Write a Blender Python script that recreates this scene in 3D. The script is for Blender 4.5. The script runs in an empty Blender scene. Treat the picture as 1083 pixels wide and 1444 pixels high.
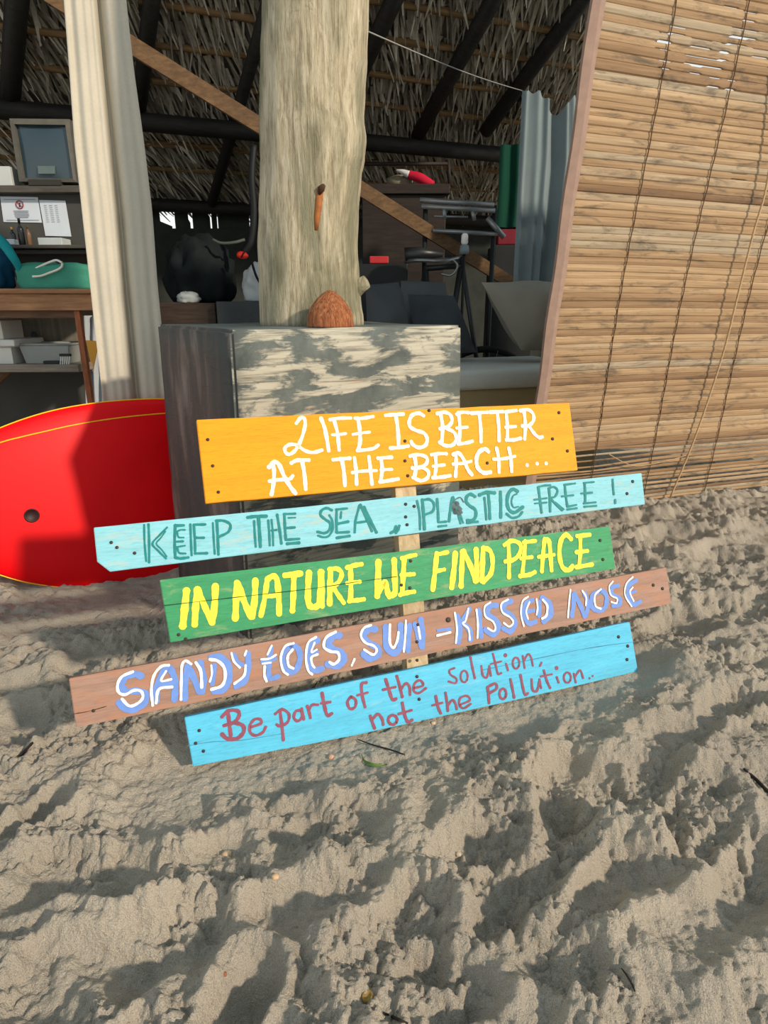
import bpy, bmesh, math, random
import numpy as np
from mathutils import Vector, Matrix, noise as mnoise

random.seed(7)
rng = np.random.default_rng(11)
S = bpy.context.scene
COL = S.collection

# ------------------------------------------------------------------ camera
W, H = 1083.0, 1444.0
F = 880.0
PITCH = math.radians(18.24)
CAMZ = 0.85
CX, CY = W / 2, H / 2
cam_data = bpy.data.cameras.new('camera')
cam_data.sensor_fit = 'VERTICAL'
cam_data.sensor_height = 36.0
cam_data.lens = 36.0 * F / H
cam_data.clip_start = 0.02
cam = bpy.data.objects.new('camera', cam_data)
COL.objects.link(cam)
cam.location = (0, 0, CAMZ)
cam.rotation_euler = (math.pi / 2 - PITCH, 0, 0)
S.camera = cam

# ------------------------------------------------------------------ world, sun, exposure
S.view_settings.view_transform = 'Standard'
S.view_settings.look = 'None'
S.view_settings.gamma = 1.0
S.view_settings.exposure = 0.0
S.view_settings.use_curve_mapping = False
world = bpy.data.worlds.new('world')
S.world = world
world.use_nodes = True
bg = world.node_tree.nodes['Background']
_wt = world.node_tree
_tc = _wt.nodes.new('ShaderNodeTexCoord')
_sx = _wt.nodes.new('ShaderNodeSeparateXYZ')
_wt.links.new(_tc.outputs['Generated'], _sx.inputs[0])
_rp = _wt.nodes.new('ShaderNodeValToRGB')
_rp.color_ramp.elements[0].position = 0.0
_rp.color_ramp.elements[0].color = (0.98, 1.0, 0.98, 1)
_rp.color_ramp.elements[1].position = 0.65
_rp.color_ramp.elements[1].color = (0.40, 0.50, 0.56, 1)
_wt.links.new(_sx.outputs['Z'], _rp.inputs[0])
_wt.links.new(_rp.outputs[0], bg.inputs[0])
bg.inputs[1].default_value = 1.15
SUN_EL, SUN_H = math.radians(26), Vector((0.80, -0.60, 0)).normalized()
sun_dir = Vector((SUN_H.x * math.cos(SUN_EL), SUN_H.y * math.cos(SUN_EL), math.sin(SUN_EL)))
sd = bpy.data.lights.new('sun', 'SUN')
sd.energy = 3.7
sd.angle = math.radians(2.8)
sd.color = (1.0, 0.85, 0.68)
sun = bpy.data.objects.new('sun', sd)
COL.objects.link(sun)
sun.rotation_euler = sun_dir.to_track_quat('Z', 'Y').to_euler()
sun.location = sun_dir * 8

# ------------------------------------------------------------------ geometry of the place
FWD = Vector((0, math.cos(PITCH), -math.sin(PITCH)))
DWN = Vector((0, -math.sin(PITCH), -math.cos(PITCH)))
RGT = Vector((1, 0, 0))
ORG = Vector((0, 0, CAMZ))
ANG = math.radians(20.2)
E = Vector((math.cos(ANG), math.sin(ANG), 0))      # long axis of hut and sign
N = Vector((-math.sin(ANG), math.cos(ANG), 0))     # away from the beach
UP = Vector((0, 0, 1))


def ray(u, v):
    return FWD + RGT * ((u - CX) / F) + DWN * ((v - CY) / F)


def hit(u, v, p, n):
    d = ray(u, v)
    t = (p - ORG).dot(n) / d.dot(n)
    return ORG + d * t


def at_y(u, v, y):
    d = ray(u, v)
    return ORG + d * (y / d.y)


def at_z(u, v, z):
    d = ray(u, v)
    return ORG + d * ((z - CAMZ) / d.z)


def lin(c):
    out = []
    for x in c[:3]:
        x = x / 255.0
        out.append(x / 12.92 if x <= 0.04045 else ((x + 0.055) / 1.055) ** 2.4)
    return (*out, 1.0)


# ------------------------------------------------------------------ materials
def new_mat(name, rough=0.7, spec=0.3):
    m = bpy.data.materials.new(name)
    m.use_nodes = True
    nt = m.node_tree
    b = nt.nodes['Principled BSDF']
    b.inputs['Roughness'].default_value = rough
    b.inputs['Specular IOR Level'].default_value = spec
    return m, nt, b


def coords(nt, rot=0.0, scale=(1, 1, 1), kind='Object'):
    tc = nt.nodes.new('ShaderNodeTexCoord')
    r = nt.nodes.new('ShaderNodeMapping')
    r.vector_type = 'POINT'
    r.inputs['Rotation'].default_value = (0, 0, -rot)
    nt.links.new(tc.outputs[kind], r.inputs['Vector'])
    mp = nt.nodes.new('ShaderNodeMapping')
    mp.inputs['Scale'].default_value = scale
    nt.links.new(r.outputs[0], mp.inputs['Vector'])
    return mp.outputs[0]


def noise(nt, vec, scale=5, detail=4, rough=0.6, dist=0.0):
    n = nt.nodes.new('ShaderNodeTexNoise')
    n.inputs['Scale'].default_value = scale
    n.inputs['Detail'].default_value = detail
    n.inputs['Roughness'].default_value = rough
    n.inputs['Distortion'].default_value = dist
    nt.links.new(vec, n.inputs['Vector'])
    return n.outputs['Fac']


def ramp(nt, fac, stops, interp='LINEAR'):
    r = nt.nodes.new('ShaderNodeValToRGB')
    r.color_ramp.interpolation = interp
    els = r.color_ramp.elements
    while len(els) < len(stops):
        els.new(0.5)
    for e, (p, c) in zip(els, stops):
        e.position = p
        e.color = c if len(c) == 4 else (*c, 1)
    nt.links.new(fac, r.inputs[0])
    return r.outputs[0]


def mix(nt, fac, a, b, mode='MIX'):
    m = nt.nodes.new('ShaderNodeMix')
    m.data_type = 'RGBA'
    m.blend_type = mode
    for sock, val in ((m.inputs['Factor'], fac), (m.inputs['A'], a), (m.inputs['B'], b)):
        pass
    fi, ai, bi = m.inputs[0], m.inputs[6], m.inputs[7]
    for sock, val in ((fi, fac), (ai, a), (bi, b)):
        if isinstance(val, (int, float)):
            sock.default_value = val
        elif isinstance(val, tuple):
            sock.default_value = val
        else:
            nt.links.new(val, sock)
    return m.outputs[2]


def bump(nt, b, height, strength=0.3, dist=0.01):
    bp = nt.nodes.new('ShaderNodeBump')
    bp.inputs['Strength'].default_value = strength
    bp.inputs['Distance'].default_value = dist
    nt.links.new(height, bp.inputs['Height'])
    nt.links.new(bp.outputs[0], b.inputs['Normal'])


def plain(name, c, rough=0.7, var=0.15, scale=12, spec=0.3, bumpd=0.0, metal=0.0):
    m, nt, b = new_mat(name, rough, spec)
    v = coords(nt)
    f = noise(nt, v, scale, 5)
    base = lin(c)
    lo = tuple(x * (1 - var) for x in base[:3]) + (1,)
    hi = tuple(min(1, x * (1 + var)) for x in base[:3]) + (1,)
    nt.links.new(ramp(nt, f, [(0.3, lo), (0.7, hi)]), b.inputs['Base Color'])
    b.inputs['Metallic'].default_value = metal
    if bumpd:
        bump(nt, b, f, 0.5, bumpd)
    return m


def wood(name, c, c2, rot=ANG, stretch=(1.5, 30, 30), rough=0.65, lo=0.35, hi=0.7, bumpd=0.001, spec=0.3):
    m, nt, b = new_mat(name, rough, spec)
    v = coords(nt, rot, stretch)
    f = noise(nt, v, 3.0, 6, 0.65, 0.3)
    v2 = coords(nt, rot, (1, 2, 2))
    f2 = noise(nt, v2, 4, 4)
    col = ramp(nt, f, [(lo, lin(c2)), (hi, lin(c))])
    dark = ramp(nt, f2, [(0.3, (0.72, 0.72, 0.72, 1)), (0.6, (1, 1, 1, 1))])
    nt.links.new(mix(nt, 1.0, col, dark, 'MULTIPLY'), b.inputs['Base Color'])
    bump(nt, b, f, 0.6, bumpd)
    return m


def board_paint(name, c, c_bare, lo=0.30, hi=0.42, patch=0.5, streak=0.12):
    """brushed paint on a plank: slight tone streaks, worn to bare wood in places"""
    m, nt, b = new_mat(name, 0.6, 0.25)
    v = coords(nt, ANG, (1.0, 16, 16))
    f = noise(nt, v, 3.5, 6, 0.7, 0.2)
    v2 = coords(nt, ANG, (3, 10, 10))
    f2 = noise(nt, v2, 3, 6, 0.75, 0.4)
    base = lin(c)
    a = tuple(x * (1 - streak) for x in base[:3]) + (1,)
    bb = tuple(min(1, x * (1 + streak)) for x in base[:3]) + (1,)
    paint = ramp(nt, f, [(0.35, a), (0.65, bb)])
    v3 = coords(nt, ANG, (7, 60, 60))
    f3 = noise(nt, v3, 6, 4, 0.7, 0.1)
    paint = mix(nt, 1.0, paint, ramp(nt, f3, [(0.32, (0.82, 0.82, 0.82, 1)), (0.5, (1, 1, 1, 1)), (0.75, (1.06, 1.06, 1.06, 1))]), 'MULTIPLY')
    k = ramp(nt, f2, [(lo, (1, 1, 1, 1)), (hi, (0, 0, 0, 1))])
    kk = nt.nodes.new('ShaderNodeMath')
    kk.operation = 'MULTIPLY'
    nt.links.new(k, kk.inputs[0])
    kk.inputs[1].default_value = patch
    nt.links.new(mix(nt, kk.outputs[0], paint, lin(c_bare)), b.inputs['Base Color'])
    bump(nt, b, f, 0.5, 0.0006)
    return m


# ------------------------------------------------------------------ object helpers
def link(name, verts, faces, mat, parent=None, smooth=False, loc=None):
    """one mesh object; verts are in world space, loc is its origin"""
    me = bpy.data.meshes.new(name)
    if parent is not None:
        base = world_loc(parent)
    else:
        base = Vector(loc) if loc is not None else Vector((0, 0, 0))
    vs = [(v[0] - base.x, v[1] - base.y, v[2] - base.z) for v in verts]
    me.from_pydata(vs, [], faces)
    me.validate()
    me.update()
    if mat is not None:
        me.materials.append(mat)
    if smooth:
        me.polygons.foreach_set('use_smooth', [True] * len(me.polygons))
    o = bpy.data.objects.new(name, me)
    COL.objects.link(o)
    if parent is not None:
        o.parent = parent
    else:
        o.location = base
    return o


def world_loc(o):
    l = Vector(o.location)
    while o.parent is not None:
        o = o.parent
        l = l + Vector(o.location)
    return l


def tag(o, label, cat, group=None, kind=None):
    if label:
        o['label'] = label
    if cat:
        o['category'] = cat
    if group:
        o['group'] = group
    if kind:
        o['kind'] = kind
    return o


def thing(name, loc, label, cat, group=None):
    o = bpy.data.objects.new(name, None)
    o.empty_display_size = 0.05
    COL.objects.link(o)
    o.location = loc
    return tag(o, label, cat, group)


def struct(o):
    o['kind'] = 'structure'
    return o


class MB:
    """collects shapes for ONE mesh"""
    def __init__(s):
        s.v, s.f = [], []

    def add(s, vs, fs):
        k = len(s.v)
        s.v += [tuple(v) for v in vs]
        s.f += [tuple(i + k for i in f) for f in fs]
        return s

    def hexa(s, c):
        """c: 8 corners, first four one face (ccw from outside), then the opposite four"""
        return s.add(c, [(0, 1, 2, 3), (7, 6, 5, 4), (0, 4, 5, 1), (1, 5, 6, 2), (2, 6, 7, 3), (3, 7, 4, 0)])

    def box(s, p, ax, ay, az):
        """p centre; ax, ay, az half vectors"""
        p = Vector(p)
        c = []
        for k in (-1, 1):
            for i, j in ((-1, -1), (1, -1), (1, 1), (-1, 1)):
                c.append(p + ax * i + ay * j + az * k)
        return s.add(c, [(3, 2, 1, 0), (4, 5, 6, 7), (0, 1, 5, 4), (1, 2, 6, 5), (2, 3, 7, 6), (3, 0, 4, 7)])

    def bbox(s, p, ax, ay, az, r=0.006):
        """box with chamfered edges"""
        p = Vector(p)
        bm = bmesh.new()
        bmesh.ops.create_cube(bm, size=2)
        M = Matrix((ax, ay, az)).transposed()
        for v in bm.verts:
            v.co = p + M @ v.co
        bmesh.ops.bevel(bm, geom=bm.edges[:], offset=r, segments=2, affect='EDGES', profile=0.5)
        bmesh.ops.recalc_face_normals(bm, faces=bm.faces[:])
        bm.verts.index_update()
        s.add([v.co.copy() for v in bm.verts], [[v.index for v in f.verts] for f in bm.faces])
        bm.free()
        return s

    def tube(s, pts, r, n=8, caps=True):
        pts = [Vector(p) for p in pts]
        rs = r if isinstance(r, (list, tuple)) else [r] * len(pts)
        k = len(s.v)
        prev = None
        for i, p in enumerate(pts):
            d = (pts[min(i + 1, len(pts) - 1)] - pts[max(i - 1, 0)])
            if d.length < 1e-9:
                d = Vector((0, 0, 1))
            d.normalize()
            if prev is None:
                a = d.orthogonal().normalized()
            else:
                a = (prev - d * prev.dot(d))
                a = a.normalized() if a.length > 1e-6 else d.orthogonal().normalized()
            prev = a
            b = d.cross(a)
            for j in range(n):
                t = 2 * math.pi * j / n
                s.v.append(tuple(p + (a * math.cos(t) + b * math.sin(t)) * rs[i]))
        for i in range(len(pts) - 1):
            for j in range(n):
                j2 = (j + 1) % n
                s.f.append((k + i * n + j, k + i * n + j2, k + (i + 1) * n + j2, k + (i + 1) * n + j))
        if caps:
            s.f.append(tuple(k + j for j in reversed(range(n))))
            s.f.append(tuple(k + (len(pts) - 1) * n + j for j in range(n)))
        return s

    def lathe(s, c, prof, n=32, axis=(0, 0, 1)):
        """prof: (radius, height) pairs"""
        c = Vector(c)
        az = Vector(axis).normalized()
        ax = az.orthogonal().normalized()
        ay = az.cross(ax)
        k = len(s.v)
        for r, z in prof:
            for j in range(n):
                t = 2 * math.pi * j / n
                s.v.append(tuple(c + az * z + (ax * math.cos(t) + ay * math.sin(t)) * max(r, 1e-5)))
        for i in range(len(prof) - 1):
            for j in range(n):
                j2 = (j + 1) % n
                s.f.append((k + i * n + j, k + i * n + j2, k + (i + 1) * n + j2, k + (i + 1) * n + j))
        s.f.append(tuple(k + j for j in reversed(range(n))))
        s.f.append(tuple(k + (len(prof) - 1) * n + j for j in range(n)))
        return s

    def grid(s, rows, closed=False):
        k = len(s.v)
        n = len(rows[0])
        for r in rows:
            s.v += [tuple(p) for p in r]
        for i in range(len(rows) - 1):
            for j in range(n - 1 if not closed else n):
                j2 = (j + 1) % n
                s.f.append((k + i * n + j, k + i * n + j2, k + (i + 1) * n + j2, k + (i + 1) * n + j))
        return s

    def build(s, name, mat, parent=None, smooth=False, loc=None):
        return link(name, s.v, s.f, mat, parent, smooth, loc)


def catmull(pts, sub=6):
    if len(pts) < 3:
        a, b = Vector(pts[0]), Vector(pts[1])
        return [a.lerp(b, i / sub) for i in range(sub + 1)]
    P = [Vector(p) for p in pts]
    P = [P[0] * 2 - P[1]] + P + [P[-1] * 2 - P[-2]]
    out = []
    for i in range(1, len(P) - 2):
        p0, p1, p2, p3 = P[i - 1], P[i], P[i + 1], P[i + 2]
        for k in range(sub):
            t = k / sub
            out.append(0.5 * ((2 * p1) + (p2 - p0) * t + (2 * p0 - 5 * p1 + 4 * p2 - p3) * t * t + (3 * p1 - p0 - 3 * p2 + p3) * t ** 3))
    out.append(P[-2].copy())
    return out


# ------------------------------------------------------------------ noise for the sand
_perm = rng.permutation(4096)
_grad = rng.uniform(0, 2 * np.pi, 4096)


def gnoise(x, y):
    xi = np.floor(x).astype(np.int64)
    yi = np.floor(y).astype(np.int64)
    xf, yf = x - xi, y - yi

    def g(ix, iy, dx, dy):
        a = _grad[(_perm[(ix * 73 + iy * 1531) % 4096] + iy * 197 + ix * 17) % 4096]
        return np.cos(a) * dx + np.sin(a) * dy
    u = xf * xf * xf * (xf * (xf * 6 - 15) + 10)
    v = yf * yf * yf * (yf * (yf * 6 - 15) + 10)
    a = g(xi, yi, xf, yf)
    b = g(xi + 1, yi, xf - 1, yf)
    c = g(xi, yi + 1, xf, yf - 1)
    d = g(xi + 1, yi + 1, xf - 1, yf - 1)
    return ((a * (1 - u) + b * u) * (1 - v) + (c * (1 - u) + d * u) * v) * 1.5


def fbm(x, y, f, oct=4, gain=0.5):
    s, a = 0, 1.0
    for i in range(oct):
        s = s + a * gnoise(x * f + 13.7 * i, y * f - 7.3 * i)
        f *= 2.03
        a *= gain
    return s


def smooth01(t):
    t = np.clip(t, 0, 1)
    return t * t * (3 - 2 * t)


# sign plane: stands in the sand leaning back 24 degrees
LEAN = math.radians(24)
SIGN_P = at_z(588, 1003, 0.005)
SIGN_UP = (UP * math.cos(LEAN) + N * math.sin(LEAN)).normalized()
SIGN_N = E.cross(SIGN_UP).normalized()             # towards the viewer
if SIGN_N.y > 0:
    SIGN_N.negate()

def _splane(u, v):
    return hit(u, v, SIGN_P, SIGN_N)


SIGN_ZL, SIGN_ZR = _splane(272, 1081).z, _splane(900, 948).z

# plinth: square block turned 34 degrees
PT = math.radians(34)
PE = Vector((math.cos(PT), math.sin(PT), 0))
PN = Vector((-math.sin(PT), math.cos(PT), 0))
PD = 1.5
_c = at_y(325, 466, PD)
PTOP = _c.z
P_FL = Vector((_c.x, _c.y, 0))


def solve_len(direction, target_u):
    lo, hi = 0.05, 3.0
    for _ in range(60):
        m = (lo + hi) / 2
        p = Vector((P_FL.x, P_FL.y, PTOP)) + direction * m - ORG
        u = CX + F * p.dot(RGT) / p.dot(FWD)
        if (u < target_u) == (direction.x > 0):
            lo = m
        else:
            hi = m
    return lo


PW = solve_len(PE, 652)
PL = solve_len(PN, 222)
P_C = P_FL + PE * PW / 2 + PN * PL / 2

# features of the trampled sand: (u, v, rx, ry, depth, turn) as seen, turned into ground points
FEET = [
    (350, 1392, .045, .05, .062, .2), (745, 1010, .075, .055, .05, .5), (820, 1120, .10, .075, .055, .7),
    (905, 1110, .12, .06, .05, .9), (985, 1165, .13, .05, .055, .9), (960, 1040, .10, .05, .04, .5),
    (1020, 1000, .10, .05, .04, .6), (790, 1180, .10, .05, .045, 1.0), (660, 1200, .07, .05, .03, .3), (470, 1180, .11, .06, .04, .6),
    (330, 1215, .12, .05, .03, .1), (120, 1235, .13, .055, .045, .1), (60, 1140, .07, .03, .05, 1.1), (180, 1080, .05, .02, .035, 1.2), (400, 1100, .10, .04, .03, .2),
    (560, 1330, .09, .06, .04, .4), (120, 1390, .10, .05, .04, .3), (620, 1400, .09, .05, .045, .3), (880, 1270, .1, .05, .04, .7),
    (1040, 1230, .12, .05, .045, 1.0), (1000, 1330, .08, .05, .03, .4), (240, 1330, .10, .06, .045, .2),
    (950, 760, .16, .09, .04, .3), (1020, 790, .16, .08, .04, .4), (880, 800, .12, .07, .035, .2), (1050, 860, .14, .07, .045, .5), (960, 880, .12, .06, .04, .4),
    (80, 870, .16, .05, .03, .4), (60, 960, .14, .05, .035, .3), (170, 920, .14, .06, .03, .4), (30, 1020, .11, .06, .035, .2), (500, 1250, .08, .04, .035, .5),
    (420, 1290, .09, .05, .03, .4), (730, 1260, .08, .04, .04, .4), (800, 1370, .07, .04, .022, .2),
]
MOUNDS = [
    (870, 1350, .16, .09, .045, .2), (60, 1350, .12, .07, .03, .1), (200, 1385, .09, .05, .028, .2), (200, 1075, .13, .07, .035, .3), (120, 1120, .07, .08, .02, .2),
    (720, 1080, .08, .05, .03, .5), (1000, 1090, .10, .035, .04, .9), (1010, 1200, .12, .04, .045, .9), (900, 1180, .09, .04, .035, .8),
    (640, 1150, .10, .04, .03, .5), (450, 1215, .07, .04, .03, .2), (500, 1150, .10, .04, .025, .5), (460, 1320, .08, .05, .028, .3), (130, 1280, .12, .035, .03, .1), (960, 950, .13, .05, .04, .4),
    (940, 720, .10, .05, .03, .2), (1030, 740, .14, .05, .03, .3), (960, 830, .14, .05, .035, .4), (1050, 920, .12, .05, .03, .5), 
    (1060, 1400, .1, .06, .03, .4), (560, 1430, .1, .05, .025, .4), (80, 900, .15, .04, .02, .5), (300, 1060, .10, .04, -.012, .3),
]


def ground_list(lst):
    out = []
    for u, v, rx, ry, d, a in lst:
        p = at_z(u, v, 0)
        out.append((p.x, p.y, rx, ry, d, a))
    return out


FEET_G = ground_list(FEET)
MOUND_G = ground_list(MOUNDS)
_r2 = random.Random(5)
for _ in range(40):
    FEET_G.append((_r2.uniform(-2.4, 3.2), _r2.uniform(0.45, 3.2), _r2.uniform(.05, .085), _r2.uniform(.04, .06), _r2.uniform(.012, .03), _r2.uniform(-1.5, 1.5)))


def clods(x, y, c, seed):
    """crumbs of damp sand: scattered domes of differing size on a grid of side c"""
    gx, gy = x / c, y / c
    ix, iy = np.floor(gx).astype(np.int64), np.floor(gy).astype(np.int64)
    out = np.zeros_like(gx)
    for dx in (-1, 0, 1):
        for dy in (-1, 0, 1):
            jx, jy = ix + dx, iy + dy
            h = _perm[(jx * 73 + jy * 1531 + seed * 977) % 4096]
            h2 = _perm[(h + jx * 31 + jy * 7) % 4096]
            h3 = _perm[(h2 + jx * 11 + jy * 59 + 5) % 4096]
            cx = jx + h / 4096.0
            cy = jy + h2 / 4096.0
            r = 0.25 + 0.6 * (h3 / 4096.0) ** 1.5
            q = ((gx - cx) ** 2 + (gy - cy) ** 2) / (r * r)
            out = np.maximum(out, r * np.sqrt(np.clip(1 - q, 0, 1)) * (h3 > 900))
    return out * 0.62


def sand_z(x, y):
    x = np.asarray(x, dtype=float)
    y = np.asarray(y, dtype=float)
    z = 0.016 * fbm(x, y, 2.2, 2)
    wx = x + 0.035 * gnoise(x * 7, y * 7)
    wy = y + 0.035 * gnoise(x * 7 + 40, y * 7 - 20)
    for (fx, fy, rx, ry, d, a) in FEET_G:
        dx, dy = wx - fx, wy - fy
        near = (np.abs(dx) < 0.5) & (np.abs(dy) < 0.5)
        if not near.any():
            continue
        ca, sa = math.cos(a), math.sin(a)
        px = (dx * ca + dy * sa) / (rx * .85)
        py = (-dx * sa + dy * ca) / ry
        r2 = px * px + py * py
        r = np.sqrt(r2)
        f = -0.68 * d * np.exp(-r2 * r2 * 0.8) + 0.3 * d * np.exp(-((r - 1.35) / 0.32) ** 2)
        z = z + np.where(near, f, 0)
    for (fx, fy, rx, ry, d, a) in MOUND_G:
        dx, dy = wx - fx, wy - fy
        ca, sa = math.cos(a), math.sin(a)
        px = (dx * ca + dy * sa) / rx
        py = (-dx * sa + dy * ca) / ry
        z = z + d * 0.65 * np.exp(-(px * px + py * py))
    z = z + 0.012 * fbm(x, y, 9, 3)
    # crumbly and smooth areas
    m = smooth01((fbm(x + 3, y - 5, 4.5, 3) + 0.22) / 0.45)
    m = 0.32 + 0.68 * m
    z = z + (0.35 + 0.65 * m) * 0.013 * fbm(x, y, 17, 3, 0.6)
    jx = x + 0.006 * gnoise(x * 60, y * 60)
    jy = y + 0.006 * gnoise(x * 60 + 9, y * 60 + 4)
    z = z + m * (0.024 * clods(jx, jy, 0.034, 1) + 0.022 * clods(jx, jy, 0.019, 2))
    z = z + (0.2 + 0.8 * m) * (0.0125 * clods(jx, jy, 0.0105, 3) + 0.0085 * clods(jx, jy, 0.0068, 4))
    z = z + (0.2 + 0.8 * m) * 0.0028 * fbm(x, y, 95, 2, 0.6)
    z = z + (0.35 + m) * 0.0011 * fbm(x, y, 190, 1)
    # calmer strip along the bottom of the sign, and the dip by the surfboard
    s = (x - SIGN_P.x) * E.x + (y - SIGN_P.y) * E.y
    t = (x - SIGN_P.x) * N.x + (y - SIGN_P.y) * N.y
    band = np.exp(-(t / np.where(t < 0, 0.13, 0.10)) ** 2) * smooth01((0.74 - np.abs(s)) / 0.2)
    want = SIGN_ZL + (SIGN_ZR - SIGN_ZL) * (s + 0.36) / 0.94 - 0.020 + 0.016 * smooth01((s - 0.36) / 0.16) - 0.010 * smooth01((-s - 0.10) / 0.2) - 0.012 * smooth01(-t / 0.12)
    want = want + 0.0035 * fbm(x, y, 30, 3, .6) + 0.006 * clods(x, y, 0.012, 5)
    z = want * 0.92 * band + z * (1 - 0.92 * band)
    bd = np.exp(-(((x + 0.85) / 0.42) ** 2 + ((y - 2.05) / 0.5) ** 2))
    z = z * (1 - 0.6 * bd) - 0.075 * bd
    # floor under the hut is flatter
    fl = smooth01((y - 0.36 * x - 2.75) / 0.4)
    z = z * (1 - 0.8 * fl) - 0.03 * fl
    return z


def sz(x, y):
    return float(sand_z(np.array([x]), np.array([y]))[0])


# ------------------------------------------------------------------ SETTING: sand
def spaced(segs):
    out = [segs[0][0]]
    for a, b, st in segs:
        n = max(1, int(round((b - a) / st)))
        out += list(np.linspace(a, b, n + 1)[1:])
    return np.array(out)


def build_sand():
    xs = spaced([(-9, -3, .3), (-3, -1.4, .04), (-1.4, -.75, .008), (-.75, .85, .0026), (.85, 1.9, .006), (1.9, 3.2, .03), (3.2, 10, .3)])
    ys = spaced([(-4, 0, .25), (0, .42, .02), (.42, 1.25, .0026), (1.25, 2.0, .0055), (2.0, 3.2, .014), (3.2, 12, .2)])
    X, Y = np.meshgrid(xs, ys)
    Z = sand_z(X.ravel(), Y.ravel())
    nx, ny = len(xs), len(ys)
    co = np.stack([X.ravel(), Y.ravel(), Z], 1)
    idx = np.arange(nx * ny).reshape(ny, nx)
    q = np.stack([idx[:-1, :-1], idx[:-1, 1:], idx[1:, 1:], idx[1:, :-1]], -1).reshape(-1, 4)
    me = bpy.data.meshes.new('sand_ground')
    me.vertices.add(len(co))
    me.vertices.foreach_set('co', co.ravel())
    me.loops.add(q.size)
    me.loops.foreach_set('vertex_index', q.ravel())
    me.polygons.add(len(q))
    me.polygons.foreach_set('loop_start', np.arange(len(q)) * 4)
    me.polygons.foreach_set('use_smooth', np.ones(len(q), dtype=bool))
    me.update()
    m, nt, b = new_mat('beach_sand', 0.95, 0.1)
    v = coords(nt)
    f1 = noise(nt, v, 3.5, 5)
    f2 = noise(nt, v, 650, 2, 0.7)
    c1 = ramp(nt, f1, [(0.3, lin((186, 176, 161))), (0.7, lin((212, 200, 181)))])
    c2 = ramp(nt, f2, [(0.3, (0.62, 0.61, 0.60, 1)), (0.55, (1, 1, 1, 1)), (0.75, (1.15, 1.12, 1.08, 1))])
    nt.links.new(mix(nt, 1.0, c1, c2, 'MULTIPLY'), b.inputs['Base Color'])
    f3 = noise(nt, v, 260, 4, 0.7)
    f4 = noise(nt, v, 105, 3, 0.65)
    f5 = noise(nt, v, 5.0, 4, 0.6)
    crumb = ramp(nt, f5, [(0.42, (0.15, 0.15, 0.15, 1)), (0.56, (1, 1, 1, 1))])
    hgt_ = mix(nt, 0.62, mix(nt, 1.0, f4, crumb, 'MULTIPLY'), f3)
    bump(nt, b, hgt_, 1.0, 0.0125)
    me.materials.append(m)
    o = bpy.data.objects.new('ground', me)
    COL.objects.link(o)
    tag(o, 'pale trampled beach sand with footprints', 'ground', None, 'structure')
    return o


build_sand()

# ------------------------------------------------------------------ SETTING: hut roof, back wall
RP = math.radians(22)
EAVE = at_y(280, 284, 5.2)
RS = (-N * math.cos(RP) + UP * math.sin(RP)).normalized()      # up the slope, towards the beach
RN = E.cross(RS).normalized()
if RN.z > 0:
    RN.negate()                                                # down into the hut


def roof_pt(u, v, off=0.0):
    return hit(u, v, EAVE + RN * off, RN)


def rcoord(p):
    d = p - EAVE
    return d.dot(E), d.dot(RS)


R_LEFT = rcoord(roof_pt(-260, 100))[0]
_ra, _rb = rcoord(roof_pt(930, 250)), rcoord(roof_pt(925, 0))
R_SLOPE = (_ra[0] - _rb[0]) / (_rb[1] - _ra[1])
R_RIGHT = _ra[0] + R_SLOPE * _ra[1]
R_TOP = 3.1


def leaf_mat():
    m, nt, b = new_mat('dry_palm_leaf', 0.8, 0.2)
    at = nt.nodes.new('ShaderNodeAttribute')
    at.attribute_name = 'tone'
    v = coords(nt)
    f = noise(nt, v, 30, 3)
    c = ramp(nt, at.outputs['Fac'], [(0.0, lin((84, 82, 74))), (0.35, lin((142, 136, 122))), (0.7, lin((188, 182, 166))), (1.0, lin((226, 222, 210)))])
    nt.links.new(mix(nt, 1.0, c, ramp(nt, f, [(0.3, (0.7, 0.7, 0.7, 1)), (0.7, (1, 1, 1, 1))]), 'MULTIPLY'), b.inputs['Base Color'])
    return m


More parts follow.
